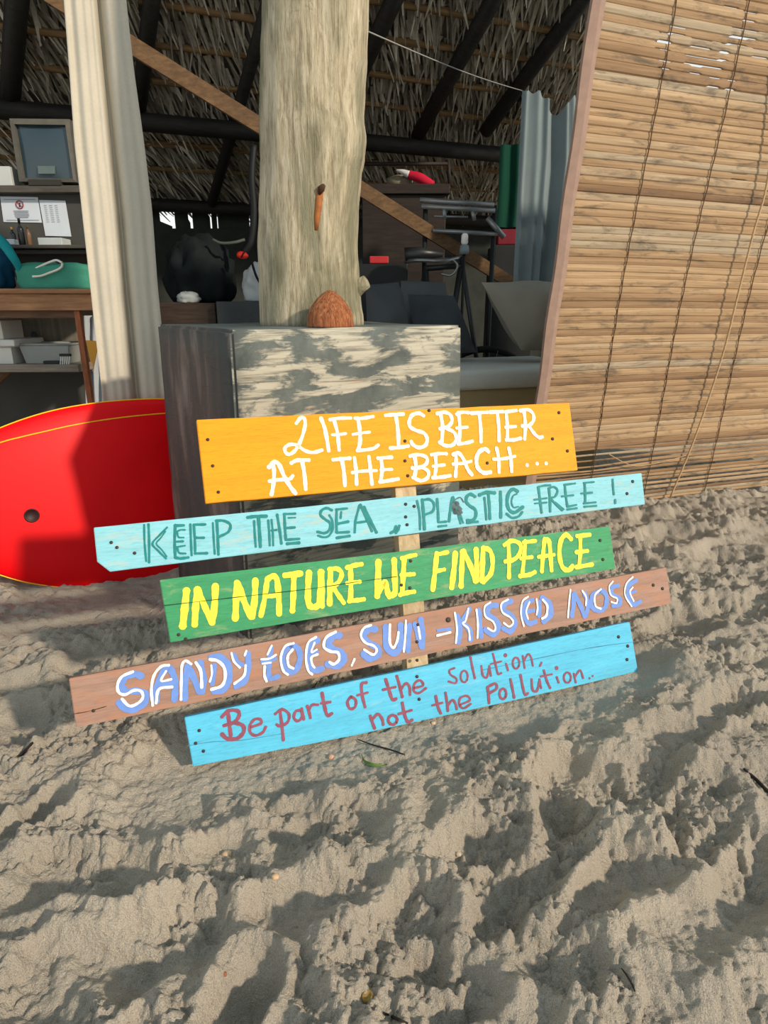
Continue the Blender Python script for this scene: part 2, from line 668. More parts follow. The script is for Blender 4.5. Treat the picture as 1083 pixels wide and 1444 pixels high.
def build_roof():
    vs, fs, tone = [], [], []
    # the boards of leaf backing (a thick sheet)
    a = EAVE + E * R_LEFT - RS * 0.15
    bq = EAVE + E * R_RIGHT - RS * 0.15
    L = R_TOP + 0.15
    th = -RN * 0.10
    c = [a, bq + E * R_SLOPE * .15, bq + RS * L - E * R_SLOPE * R_TOP, a + RS * L]
    c = c + [p + th for p in c]
    vs += c
    fs += [(0, 1, 2, 3), (7, 6, 5, 4), (0, 4, 5, 1), (1, 5, 6, 2), (2, 6, 7, 3), (3, 7, 4, 0)]
    tone += [0.12] * 6
    r = random.Random(3)
    rows = 26
    for k in range(rows):
        t = -0.12 + (R_TOP + 0.05) * k / rows
        x = R_LEFT
        while x < R_RIGHT - R_SLOPE * (t + 0.2):
            x += r.uniform(0.012, 0.026)
            side = (x - R_LEFT) / (R_RIGHT - R_LEFT)
            slant = (0.75 if side < 0.62 else 0.12) * (1.0 if t < 0.9 else 0.5) + r.gauss(0, 0.22)
            ln = r.uniform(0.16, 0.34)
            wd = r.uniform(0.006, 0.014)
            d = (-RS + E * slant).normalized()
            sd_ = d.cross(RN).normalized()
            p0 = EAVE + E * x + RS * (t + 0.2 + r.uniform(-.05, .05)) + RN * r.uniform(0.004, 0.02)
            droop = r.uniform(0.02, 0.08)
            tw = r.uniform(-0.7, 0.7)
            base = len(vs)
            for q in range(4):
                s = q / 3
                pt = p0 + d * ln * s + RN * droop * s * s
                w2 = wd * (1 - 0.75 * s * s)
                side_v = (sd_ * math.cos(tw * s) + RN * math.sin(tw * s)) * w2
                vs += [pt - side_v, pt + side_v]
            tn = min(1, max(0, r.gauss(0.5, 0.24)))
            for q in range(3):
                fs.append((base + q * 2, base + q * 2 + 1, base + q * 2 + 3, base + q * 2 + 2))
                tone.append(tn)
    o = link('ceiling', vs, fs, leaf_mat(), None, False, EAVE)
    att = o.data.attributes.new('tone', 'FLOAT', 'FACE')
    att.data.foreach_set('value', tone[:len(o.data.polygons)])
    tag(o, 'palm thatch roof of the hut seen from below', 'roof', None, 'structure')
    bat = wood('pale_batten', (150, 122, 82), (108, 84, 54), stretch=(2, 30, 30))
    dk = wood('dark_timber', (42, 40, 36), (24, 23, 21), stretch=(3, 20, 20))
    # battens, read from points along each of them
    for (u, v, r_, m_) in ((670, 25, .020, bat), (670, 73, .020, bat), (650, 119, .018, bat), (640, 160, .018, bat), (575, 230, .014, bat),
                           (285, 241, .016, bat), (285, 210, .016, bat)):
        p = roof_pt(u, v, 0.035)
        x, t = rcoord(p)
        mb = MB()
        pts = [EAVE + E * xx + RS * t + RN * (0.035 + 0.008 * math.sin(xx * 3 + t * 7)) for xx in np.linspace(R_LEFT, R_RIGHT - R_SLOPE * t, 14)]
        mb.tube(pts, r_, 7)
        mb.build('batten', m_, o, True)
    for (u1, v1, u2, v2, r_) in ((696, 0, 592, 186, .045), (822, 0, 690, 178, .045), (560, -10, 470, 185, .045), (214, 0, 196, 150, .04), (24, 0, 14, 140, .05), (368, 40, 300, 282, .035)):
        p1 = roof_pt(u1, v1, 0.09)
        p2 = roof_pt(u2, v2, 0.09)
        d = (p1 - p2).normalized()
        mb = MB()
        mb.tube([p2 - d * 0.05, p2.lerp(p1, .5), p1 + d * 0.7], r_, 9)
        mb.build('rafter', dk, o, True)
    x, t = rcoord(roof_pt(600, 198, 0.10))
    mb = MB()
    mb.tube([EAVE + E * xx + RS * t + RN * 0.15 for xx in np.linspace(R_LEFT, R_RIGHT - .05, 9)], 0.05, 9)
    mb.build('tie_beam', dk, o, True)
    x, t = rcoord(roof_pt(290, 283, 0.05))
    mb = MB()
    mb.tube([EAVE + E * xx + RS * t + RN * 0.10 for xx in np.linspace(R_LEFT, R_RIGHT - .05, 9)], 0.045, 9)
    mb.build('eave_beam', dk, o, True)
    return o, dk


ROOF, DARK_TIMBER = build_roof()


def build_back_wall():
    m = plain('dark_plank_wall', (44, 48, 44), 0.85, 0.3, 8)
    p0 = EAVE - N * 0.0
    base = Vector((p0.x, p0.y, 0))

    def wp(u, v):
        return hit(u, v, base, N)
    mb = MB()

    def panel(u1, u2, vt, vb=None, vt2=None):
        a, b = wp(u1, vt), wp(u2, vt if vt2 is None else vt2)
        za = wp(u1, vb).z if vb else -0.1
        zb = wp(u2, vb).z if vb else -0.1
        c = [Vector((a.x, a.y, za)), Vector((b.x, b.y, zb)), b, a]
        mb.hexa(c + [q + N * 0.05 for q in c])
    panel(-420, 980, 322)
    panel(-420, 221, 262, 322.5)
    panel(221, 243, 310, 322.5, 319)
    panel(243, 262, 268, 322.5)
    panel(262, 268.5, 303, 322.5, 314)
    panel(268.5, 290, 268, 322.5)
    panel(290, 296, 296, 322.5, 306)
    panel(296, 300, 268, 322.5)
    panel(300, 305, 297, 322.5)
    panel(305, 341, 268, 322.5)
    panel(341, 351, 302, 322.5)
    panel(341, 351, 288, 298)
    panel(351, 980, 262, 322.5)
    o = mb.build('wall_back', m, None, False, base)
    struct(o)
    tag(o, 'dark back wall of the hut with gaps of daylight under the eave', 'wall')
    # side wall beyond the blind, low
    mb = MB()
    p = EAVE + E * (R_RIGHT + 0.04)
    p.z = 0
    mb.box(p - N * 0.95 + UP * 0.72, N * 1.0, E * 0.03, UP * 0.84)
    o = mb.build('wall_right', m, None, False, p)
    struct(o)
    return base


BACK = build_back_wall()

# ------------------------------------------------------------------ BLIND
BL_P = at_z(915, 707, 0.0)
BL_TILT = math.radians(6.5)
BL_UP = (UP * math.cos(BL_TILT) - N * math.sin(BL_TILT)).normalized()
BL_N = E.cross(BL_UP).normalized()
if BL_N.y > 0:
    BL_N.negate()


def blp(u, v, off=0.0):
    return hit(u, v, BL_P + BL_N * off, BL_N)


def bl2(p):
    d = p - BL_P
    return d.dot(E), d.dot(BL_UP)


def bl3(a, b, off=0.0):
    return BL_P + E * a + BL_UP * b + BL_N * off


BL_Z0 = 0.0


def build_blind():
    a1, b1 = bl2(blp(844, 0))
    a2, b2 = bl2(blp(764, 565))

    def left(b):
        return a1 + (a2 - a1) * (b - b1) / (b2 - b1)
    top = b1 + 0.22
    right = bl2(blp(1083, 300))[0] + 1.2
    root = thing('bamboo_blind', bl3(left(0), 0), 'tall roll-down blind of split bamboo slats hanging to the sand', 'blind')
    m, nt, b = new_mat('split_bamboo', 0.7, 0.15)
    at = nt.nodes.new('ShaderNodeAttribute')
    at.attribute_name = 'tone'
    v = coords(nt, ANG, (2.2, 2.2, 60))
    f = noise(nt, v, 2.0, 5, 0.6, 0.2)
    v2 = coords(nt, ANG, (3.0, 3.0, 14))
    f2 = noise(nt, v2, 2.2, 6, 0.7, 0.5)
    c = ramp(nt, at.outputs['Fac'], [(0.0, lin((136, 108, 82))), (0.4, lin((166, 138, 106))), (0.75, lin((184, 156, 122))), (1.0, lin((172, 156, 132)))])
    c = mix(nt, 1.0, c, ramp(nt, f, [(0.3, (0.72, 0.68, 0.64, 1)), (0.65, (1.05, 1.05, 1.05, 1))]), 'MULTIPLY')
    dirt = ramp(nt, f2, [(0.52, (0, 0, 0, 1)), (0.68, (1, 1, 1, 1))])
    dm = nt.nodes.new('ShaderNodeMath')
    dm.operation = 'MULTIPLY'
    nt.links.new(dirt, dm.inputs[0])
    dm.inputs[1].default_value = 0.75
    c = mix(nt, dm.outputs[0], c, lin((88, 80, 70)))
    nt.links.new(c, b.inputs['Base Color'])
    bump(nt, b, f, 0.5, 0.002)
    mb = MB()
    tones = []
    r = random.Random(21)
    bb = 0.012
    k = 0
    SLITS = []
    for (u1, v1, u2, v2) in ((1019, 0, 1042, 6), (1047, 20, 1065, 24), (1033, 37, 1065, 45), (1022, 59, 1050, 67), (1060, 68, 1082, 74), (946, 39, 968, 45), (930, 50, 947, 55),
                             (925, 63, 944, 69), (974, 61, 1003, 69), (1012, 72, 1025, 74), (962, 86, 1017, 100), (998, 107, 1014, 110), (974, 101, 989, 105), (930, 90, 947, 94), (1025, 113, 1036, 115), (1030, 247, 1052, 250)):
        q1, q2 = bl2(blp(u1, v1)), bl2(blp(u2, v2))
        SLITS.append((q1[0], q2[0], (q1[1] + q2[1]) / 2))
    nseg = 150
    while bb < top:
        low = bb < 0.27
        hgt = r.uniform(0.0125, 0.0185) if low else r.uniform(0.021, 0.030)
        x0 = left(bb) + r.uniform(-.006, .008)
        x1 = right
        n0 = len(mb.f)
        ph = r.uniform(0, 6)
        rows = []
        tilt = r.uniform(-0.0010, 0.0010)
        thick = hgt * 0.10
        # loose lower slats sag near the left end and part from one another
        for i in range(nseg + 1):
            s = i / nseg
            a = x0 + (x1 - x0) * s ** 1.6
            da = a - x0
            sag = 0.0
            hh = hgt * (0.5 + 0.03 * math.sin(ph + a * 9))
            if low:
                w = math.exp(-((da - 0.28) / 0.24) ** 2)
                sag = -0.012 * w * math.sin(bb * 40)
                hh = hgt * (0.5 - 0.27 * w)
            else:
                hh = hgt * 0.5 + 0.0011 + 0.0003 * math.sin(ph * 3 + a * 6)
                for (sa, sb, sz_) in SLITS:
                    if sa < a < sb and bb <= sz_ < bb + hgt:
                        hh -= 0.0040
            cz = bb + hgt / 2 + tilt * (s - 0.5) + 0.0025 * math.sin(a * 4 + bb * 3) + sag
            bow = 0.010 * math.sin(bb * 4 + 1.0) + 0.012 * math.sin(a * 2.2) + (0.0009 if k % 2 else -0.0009)
            # rounded front, flat back
            rows.append([bl3(a, cz - hh, bow - thick), bl3(a, cz - hh * .7, bow + thick * .5), bl3(a, cz, bow + thick), bl3(a, cz + hh * .7, bow + thick * .5), bl3(a, cz + hh, bow - thick)])
        mb.grid(rows, True)
        nn = len(mb.v)
        mb.f.append(tuple(nn - 5 + j for j in range(5)))
        mb.f.append(tuple(nn - 5 * (nseg + 1) + j for j in reversed(range(5))))
        tones += [min(1, max(0, r.gauss(0.52, 0.26)))] * (len(mb.f) - n0)
        gap = r.uniform(-0.0006, 0.0002)
        if low:
            gap = r.choice([0.001, 0.002, 0.006, 0.010])
        bb += hgt + gap
        k += 1
    o = mb.build('slat_panel', m, root, False)
    att = o.data.attributes.new('tone', 'FLOAT', 'FACE')
    att.data.foreach_set('value', (tones + [0.5] * len(o.data.polygons))[:len(o.data.polygons)])
    # cloth binding on the free edge
    tape = plain('faded_binding_tape', (156, 130, 116), 0.85, 0.12, 25)
    mb = MB()
    rows = []
    for i in range(34):
        bq = 0.10 + (top - 0.10) * i / 33
        l = left(bq)
        wv = 0.003 * math.sin(i * 0.9)
        rows.append([bl3(l - 0.030 + wv, bq, 0.010), bl3(l - 0.002, bq, 0.016), bl3(l + 0.016 + wv, bq, 0.013), bl3(l + 0.016 + wv, bq, -0.006), bl3(l - 0.030 + wv, bq, -0.004)])
    mb.grid(rows, True)
    nn = len(mb.v)
    mb.f += [tuple(nn - 5 + j for j in range(5)), tuple(range(4, -1, -1))]
    mb.build('edge_binding', tape, root, False)
    # weaving cords down the face
    cm = plain('dark_cord', (92, 66, 44), 0.9, 0.2, 60)
    for (u1, v1, u2, v2) in ((952, 0, 848, 585), (1053, 0, 925, 600), (1160, 0, 1010, 600), (1270, 0, 1100, 600)):
        p1, p2 = bl2(blp(u1, v1)), bl2(blp(u2, v2))
        mb = MB()
        pts = []
        for i in range(60):
            bq = 0.03 + (top - 0.05) * i / 59
            a = p1[0] + (p2[0] - p1[0]) * (bq - p1[1]) / (p2[1] - p1[1])
            pts.append(bl3(a + 0.002 * math.sin(i * 1.7), bq, 0.010 * math.sin(bq * 4 + 1) + 0.012 * math.sin(a * 2.2) + 0.0065))
        mb.tube(pts, 0.0020, 5)
        mb.build('weave_cord', cm, root, True)
    # pull rope hanging in front
    rope = plain('pale_rope', (186, 156, 118), 0.9, 0.15, 80)
    pts2 = [(1110, -60), (1098, 100), (1083, 250), (1062, 330), (1042, 410), (1022, 490), (1000, 560), (975, 630), (945, 702)]
    mb = MB()
    P = catmull([blp(u, v, 0.035) for u, v in pts2], 8)
    mb.tube(P, 0.0042, 7)
    mb.build('pull_rope', rope, root, True)
    # two frayed strings at the loose foot
    mb = MB()
    mb.tube(catmull([blp(858, 640, .03), blp(880, 652, .032), blp(900, 657, .032), blp(940, 650, .032), blp(975, 640, .03)], 6), 0.0018, 5)
    mb.build('loose_string', rope, root, True)
    return root


BLIND = build_blind()

# header beam over the open front (the blind and the curtain hang from it)
hb = MB()
tb = bl2(blp(844, 0))[1] + 0.24
hc = bl3(0, tb + 0.03, -0.02)
hb.tube([hc - E * 1.25, hc - E * .2 + UP * .01, hc + E * 1.9], 0.055, 10)
o = hb.build('trim_1', DARK_TIMBER, None, True, hc)
struct(o)
tag(o, 'dark header beam over the open front of the hut', 'beam')

# ------------------------------------------------------------------ PLINTH, TRUNK, COCONUT
PB = 0.0


def plinth_mat():
    m, nt, b = new_mat('peeling_painted_concrete', 0.8, 0.25)
    v = coords(nt, PT, (2.2, 2.2, 7))
    f = noise(nt, v, 2.2, 7, 0.62, 0.4)
    v2 = coords(nt, PT, (2, 2, 46))
    f2 = noise(nt, v2, 2.5, 6, 0.65, 0.2)
    v3 = coords(nt, PT, (1, 1, 1))
    f3 = noise(nt, v3, 9, 6, 0.7, 0.3)
    dark = ramp(nt, f3, [(0.3, lin((74, 80, 78))), (0.7, lin((112, 118, 113)))])
    pale = ramp(nt, f2, [(0.36, lin((116, 114, 104))), (0.5, lin((176, 170, 152))), (0.8, lin((196, 192, 178)))])
    k = ramp(nt, f, [(0.475, (0, 0, 0, 1)), (0.53, (1, 1, 1, 1))])
    # the pale scraped paint is on the beach side; the left side stays grey and brown
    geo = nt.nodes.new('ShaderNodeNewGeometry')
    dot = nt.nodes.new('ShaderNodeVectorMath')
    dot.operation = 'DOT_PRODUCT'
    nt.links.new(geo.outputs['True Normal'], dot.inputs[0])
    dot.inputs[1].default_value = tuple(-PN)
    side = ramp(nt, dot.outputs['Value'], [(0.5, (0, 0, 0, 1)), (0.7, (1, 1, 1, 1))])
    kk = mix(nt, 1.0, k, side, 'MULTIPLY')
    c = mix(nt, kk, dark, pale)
    # left side: upright brown streaks over dark grey
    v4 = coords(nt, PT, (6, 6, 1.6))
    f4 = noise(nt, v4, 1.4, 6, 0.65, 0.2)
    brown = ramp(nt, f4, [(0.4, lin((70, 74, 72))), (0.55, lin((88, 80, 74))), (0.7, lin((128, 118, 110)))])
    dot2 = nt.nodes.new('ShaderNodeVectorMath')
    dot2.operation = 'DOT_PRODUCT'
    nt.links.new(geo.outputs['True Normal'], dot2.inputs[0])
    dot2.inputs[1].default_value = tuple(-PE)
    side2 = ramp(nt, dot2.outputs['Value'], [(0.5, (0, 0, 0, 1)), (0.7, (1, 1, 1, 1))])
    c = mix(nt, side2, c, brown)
    # rust-pink scrapes
    f5 = noise(nt, v2, 1.2, 4, 0.6)
    kp = ramp(nt, f5, [(0.62, (0, 0, 0, 1)), (0.70, (1, 1, 1, 1))])
    kp = mix(nt, 1.0, kp, kk, 'MULTIPLY')
    c = mix(nt, kp, c, lin((206, 160, 128)))
    nt.links.new(c, b.inputs['Base Color'])
    add = mix(nt, 0.5, f2, k)
    bump(nt, b, add, 0.5, 0.004)
    return m


def build_plinth():
    root = P_FL + Vector((0, 0, 0))
    z0 = -0.16
    bm = bmesh.new()
    fl = 0.028
    corners = [P_FL, P_FL + PE * PW, P_FL + PE * PW + PN * PL, P_FL + PN * PL]
    cen = P_C
    nz = 14
    rows = []
    nside = 14
    for k in range(nz + 1):
        z = z0 + (PTOP - z0) * k / nz
        g = 1 + fl * (1 - k / nz) * 2
        ring = []
        for i in range(4):
            a, b = corners[i], corners[(i + 1) % 4]
            for j in range(nside):
                p = a.lerp(b, j / nside)
                p = cen + (p - cen) * g
                jit = mnoise.noise(Vector((p.x * 14, p.y * 14, z * 14))) * 0.003
                out = (p - cen).normalized()
                q = p + out * jit
                ring.append(bm.verts.new((q.x, q.y, z + (mnoise.noise(Vector((p.x * 6, p.y * 6, 5))) * 0.004 if k == nz else 0))))
        rows.append(ring)
    for k in range(nz):
        n = len(rows[0])
        for j in range(n):
            bm.faces.new((rows[k][j], rows[k][(j + 1) % n], rows[k + 1][(j + 1) % n], rows[k + 1][j]))
    bm.faces.new(rows[-1])
    bm.faces.new(list(reversed(rows[0])))
    bmesh.ops.recalc_face_normals(bm, faces=bm.faces[:])
    sharp = [e for e in bm.edges if len(e.link_faces) == 2 and e.calc_face_angle() > 0.9]
    bmesh.ops.bevel(bm, geom=sharp, offset=0.008, segments=3, affect='EDGES')
    bm.verts.index_update()
    o = link('plinth', [v.co.copy() for v in bm.verts], [[v.index for v in f.verts] for f in bm.faces], plinth_mat(), None, True, P_FL)
    bm.free()
    tag(o, 'square grey concrete plinth with peeling paint carrying the tree trunk', 'plinth')
    return o


PLINTH = build_plinth()


def trunk_mat():
    m, nt, b = new_mat('weathered_trunk', 0.75, 0.2)
    v = coords(nt, 0, (16, 16, 2.2))
    f = noise(nt, v, 3.5, 8, 0.7, 0.4)
    v2 = coords(nt, 0, (3, 3, 1.2))
    f2 = noise(nt, v2, 2.0, 4, 0.6, 0.4)
    v3 = coords(nt, 0, (34, 34, 6))
    f3 = noise(nt, v3, 2.4, 6, 0.75, 0.8)
    c = ramp(nt, f, [(0.3, lin((138, 126, 104))), (0.5, lin((196, 184, 156))), (0.75, lin((220, 212, 190)))])
    gk = ramp(nt, f2, [(0.44, (0, 0, 0, 1)), (0.58, (1, 1, 1, 1))])
    gm_ = nt.nodes.new('ShaderNodeMath')
    gm_.operation = 'MULTIPLY'
    nt.links.new(gk, gm_.inputs[0])
    gm_.inputs[1].default_value = 0.8
    c = mix(nt, gm_.outputs[0], c, lin((122, 122, 98)))
    cr = ramp(nt, f3, [(0.30, (0.45, 0.40, 0.34, 1)), (0.42, (1, 1, 1, 1))])
    c = mix(nt, 0.55, c, mix(nt, 1.0, c, cr, 'MULTIPLY'))
    v5 = coords(nt, 0, (5, 5, 3))
    f5 = noise(nt, v5, 3.0, 8, 0.78, 0.6)
    spots = ramp(nt, f5, [(0.58, (0, 0, 0, 1)), (0.70, (1, 1, 1, 1))])
    sm_ = nt.nodes.new('ShaderNodeMath')
    sm_.operation = 'MULTIPLY'
    nt.links.new(spots, sm_.inputs[0])
    sm_.inputs[1].default_value = 0.55
    c = mix(nt, sm_.outputs[0], c, lin((98, 84, 62)))
    v6 = coords(nt, 0, (60, 60, 4))
    f6 = noise(nt, v6, 2.0, 4, 0.7, 0.5)
    c = mix(nt, 1.0, c, ramp(nt, f6, [(0.32, (0.70, 0.67, 0.62, 1)), (0.55, (1, 1, 1, 1))]), 'MULTIPLY')
    nt.links.new(c, b.inputs['Base Color'])
    h = mix(nt, 0.4, mix(nt, 0.5, f, f3), f6)
    bump(nt, b, h, 1.0, 0.016)
    return m


def build_trunk():
    yc = P_C.y + 0.0
    prof = [(447, 367, 513), (440, 367, 511), (420, 366, 509), (385, 365, 507), (350, 363, 505), (300, 364, 507), (250, 366, 511), (222, 367, 516), (195, 367, 518), (165, 367, 514), (130, 367, 516),
            (80, 368, 520), (30, 370, 522), (-30, 370, 523), (-120, 372, 522), (-300, 374, 520), (-520, 376, 518)]
    rings = []
    n = 56
    for (v, ul, ur) in prof:
        a, b = at_y(ul, v, yc), at_y(ur, v, yc)
        c = (a + b) / 2
        rings.append((c, (b - a).length / 2 * 0.985))
    # start on the plinth top
    c0, r0 = rings[0]
    rows = []
    zs = [c.z for c, _ in rings]
    fine = np.linspace(PTOP - 0.004, zs[-1], 96)
    for z in fine:
        zz = min(max(z, zs[0]), zs[-1])
        i = max(k for k in range(len(zs)) if zs[k] <= zz + 1e-9)
        j = min(i + 1, len(zs) - 1)
        t = 0 if i == j else (zz - zs[i]) / (zs[j] - zs[i])
        t = t * t * (3 - 2 * t)
        c = rings[i][0].lerp(rings[j][0], t)
        r = rings[i][1] * (1 - t) + rings[j][1] * t
        row = []
        for q in range(n):
            th = 2 * math.pi * q / n
            d = Vector((math.cos(th), math.sin(th), 0))
            w = mnoise.noise(Vector((d.x * 2.3, d.y * 2.3, z * 3))) * 0.007 + mnoise.noise(Vector((d.x * 9, d.y * 9, z * 4))) * 0.0035 + mnoise.noise(Vector((d.x * 22, d.y * 22, z * 7))) * 0.0018
            row.append(Vector((c.x, c.y, z)) + d * (r + w))
        rows.append(row)
    mb = MB()
    mb.grid(rows, True)
    nn = len(mb.v)
    mb.f.append(tuple(nn - n + j for j in range(n)))
    mb.f.append(tuple(range(n - 1, -1, -1)))
    tm = trunk_mat()
    loc = Vector((rings[0][0].x, rings[0][0].y, PTOP))
    o = mb.build('tree_trunk', tm, None, True, loc)
    tag(o, 'thick bare weathered tree trunk standing as a post on the plinth', 'tree trunk')
    # cut branch stub on the right, near the foot
    p = at_y(500, 408, yc - 0.02)
    q = at_y(517, 397, yc - 0.03)
    mb = MB()
    d = (q - p)
    mb.tube([p - d * 0.5, p, p + d * 0.55, q, q + d * 0.06], [0.030, 0.027, 0.021, 0.019, 0.010], 12)
    mb.build('branch_stub', tm, o, True)
    # knot hole with a rust run below it
    c = at_y(452, 268, 1)
    a, b = at_y(367, 268, yc), at_y(508, 268, yc)
    ctr, rad = (a + b) / 2, (b - a).length / 2
    rust = plain('rust_stain', (150, 92, 48), 0.8, 0.35, 60)
    hole = plain('knot_bark', (70, 46, 28), 0.9, 0.3, 60)

    def on_bark(u, v, off):
        d = ray(u, v)
        # intersect with the cylinder around the trunk axis
        oc = Vector((ORG.x - ctr.x, ORG.y - ctr.y))
        dd = Vector((d.x, d.y))
        A = dd.dot(dd)
        B = 2 * oc.dot(dd)
        C = oc.dot(oc) - (rad + off) ** 2
        t = (-B - math.sqrt(max(0, B * B - 4 * A * C))) / (2 * A)
        return ORG + d * t
    pts = [on_bark(u, v, -0.0068) for u, v in ((453, 262), (451, 270), (450, 280), (449, 292), (447, 308), (446, 325))]
    mb = MB()
    mb.tube(pts, [0.006, 0.010, 0.011, 0.0105, 0.0095, 0.007], 10)
    mb.build('rust_run', rust, o, True)
    mb = MB()
    mb.tube([on_bark(456, 262, -.002), on_bark(453, 266, .006), on_bark(450, 274, .002)], [0.006, 0.010, 0.004], 9)
    mb.build('knot', hole, o, True)
    return o


TRUNK = build_trunk()


def build_coconut():
    # on the plinth top, a hand's breadth in from the front edge
    d0 = ray(466, 455)
    e0 = P_FL + PN * 0.075
    t0 = (Vector((e0.x, e0.y, 0)) - Vector((ORG.x, ORG.y, 0))).dot(PN) / Vector((d0.x, d0.y, 0)).dot(PN)
    p = ORG + d0 * t0
    p.z = PTOP + 0.001
    r = 31.5 / F * (p - ORG).dot(FWD)
    h = (455 - 406) / F * (p - ORG).dot(FWD) / math.cos(PITCH) * 0.96
    m, nt, b = new_mat('coconut_husk', 0.85, 0.2)
    v = coords(nt, 0, (40, 40, 6))
    f = noise(nt, v, 4, 6, 0.7, 0.6)
    c = ramp(nt, f, [(0.3, lin((96, 54, 32))), (0.5, lin((158, 96, 62))), (0.72, lin((196, 138, 96)))])
    nt.links.new(c, b.inputs['Base Color'])
    bump(nt, b, f, 1.0, 0.006)
    n = 64
    rows = []
    for k in range(25):
        s = k / 24
        rad = r * (1 - s ** 2.3) ** 0.75 * (1 + 0.04 * (1 - s)) if s < 1 else 0.0005
        rad = max(rad, 0.0006)
        row = []
        for q in range(n):
            th = 2 * math.pi * q / n
            w = 1 + 0.03 * math.sin(q * 1.9 + k * .15) * (1 - s) * 0.5 + 0.02 * mnoise.noise(Vector((math.cos(th) * 4, math.sin(th) * 4, s * 2)))
            row.append(p + Vector((math.cos(th) * rad * w, math.sin(th) * rad * w, h * s)))
        rows.append(row)
    mb = MB()
    mb.grid(rows, True)
    mb.f.append(tuple(range(n - 1, -1, -1)))
    mb.f.append(tuple(len(mb.v) - n + j for j in range(n)))
    o = mb.build('coconut_shell', m, None, True, p)
    tag(o, 'brown half coconut shell sitting upside down on the plinth edge', 'coconut')
    # coarse loose fibres
    mb = MB()
    rr = random.Random(4)
    for q in range(70):
        th = rr.uniform(0, 6.283)
        s0 = rr.uniform(0.1, 0.75)
        pts = []
        for k in range(5):
            s = s0 + 0.16 * k / 4
            rad = r * (1 - s ** 2.3) ** 0.75 * (1 + 0.04 * (1 - s)) + 0.0012 * math.sin(k * 0.9)
            t2 = th + 0.03 * k
            pts.append(p + Vector((math.cos(t2) * rad, math.sin(t2) * rad, h * s)))
        mb.tube(pts, 0.0006, 4)
    mb.build('husk_fibre', plain('husk_fibre', (186, 128, 86), 0.9, 0.3, 50), o, True)
    return o


build_coconut()

# ------------------------------------------------------------------ SIGN
def sp(u, v, off=0.0):
    """the point of the sign's front plane (raised by off) seen at u, v"""
    return hit(u, v, SIGN_P + SIGN_N * off, SIGN_N)


BT = 0.018          # board thickness


class Crop:
    def __init__(s, x, y, k):
        s.x, s.y, s.k = x, y, k

    def __call__(s, pts):
        return [(s.x + a / s.k, s.y + b / s.k) for a, b in pts]


def ribbon(mb, pix, w_px, off, wob=0.10, sub=6):
    """a brush stroke lying on the board; pix in picture units, w_px its width there"""
    P = catmull([Vector((u, v, 0)) for u, v in pix], sub)
    P = [sp(p.x, p.y, off) for p in P]
    dep = (P[len(P) // 2] - ORG).dot(FWD)
    hw = 0.5 * w_px * dep / F
    r = random.random() * 10
    L, R = [], []
    n = len(P)
    dirs = []
    for i in range(n):
        d = P[min(i + 1, n - 1)] - P[max(i - 1, 0)]
        if d.length < 1e-9:
            d = E.copy()
        dirs.append(d.normalized())
    pts_l, pts_r = [], []
    for i in range(n):
        s = SIGN_N.cross(dirs[i]).normalized()
        k = hw * (1 + wob * math.sin(r + i * 0.9) + wob * 0.6 * math.sin(r * 3 + i * 2.1))
        pts_l.append(P[i] + s * k)
        pts_r.append(P[i] - s * k)
    base = len(mb.v)
    for a, b in zip(pts_l, pts_r):
        mb.v += [tuple(a), tuple(b)]
    for i in range(n - 1):
        mb.f.append((base + 2 * i, base + 2 * i + 1, base + 2 * i + 3, base + 2 * i + 2))
    # round ends
    for idx, sgn in ((0, -1), (n - 1, 1)):
        c = P[idx]
        d = dirs[idx] * sgn
        s = SIGN_N.cross(d).normalized()
        k0 = len(mb.v)
        kk = hw * 0.95
        mb.v.append(tuple(c))
        for j in range(7):
            t = -math.pi / 2 + math.pi * j / 6
            mb.v.append(tuple(c + d * math.cos(t) * kk * 0.8 + s * math.sin(t) * kk))
        for j in range(6):
            mb.f.append((k0, k0 + 1 + j, k0 + 2 + j))


def dot_(mb, u, v, r_px, off):
    c = sp(u, v, off)
    k = r_px * (c - ORG).dot(FWD) / F
    b = len(mb.v)
    mb.v.append(tuple(c))
    for j in range(12):
        t = 2 * math.pi * j / 12
        mb.v.append(tuple(c + (E * math.cos(t) + SIGN_UP * math.sin(t)) * k))
    for j in range(12):
        mb.f.append((b, b + 1 + j, b + 1 + (j + 1) % 12))


def ell(cx, cy, rx, ry, rot=0.0, n=9):
    out = []
    for i in range(n + 1):
        t = 2 * math.pi * i / n + 0.6
        a, b = rx * math.cos(t), ry * math.sin(t)
        out.append((cx + a * math.cos(rot) - b * math.sin(rot), cy + a * math.sin(rot) + b * math.cos(rot)))
    return out


O1, O2 = Crop(360, 570, 4.923), Crop(560, 560, 4.923)
T1, T2, T3, T4 = Crop(190, 690, 5.415), Crop(390, 680, 5.415), Crop(580, 670, 5.415), Crop(740, 660, 6.017)
G1, G2, G3 = Crop(240, 780, 5.415), Crop(420, 760, 5.415), Crop(600, 740, 4.5125)
B1, B2, B3 = Crop(150, 900, 4.923), Crop(360, 870, 4.5125), Crop(600, 810, 3.384)
L1, L2 = Crop(290, 940, 4.923), Crop(500, 910, 3.185)

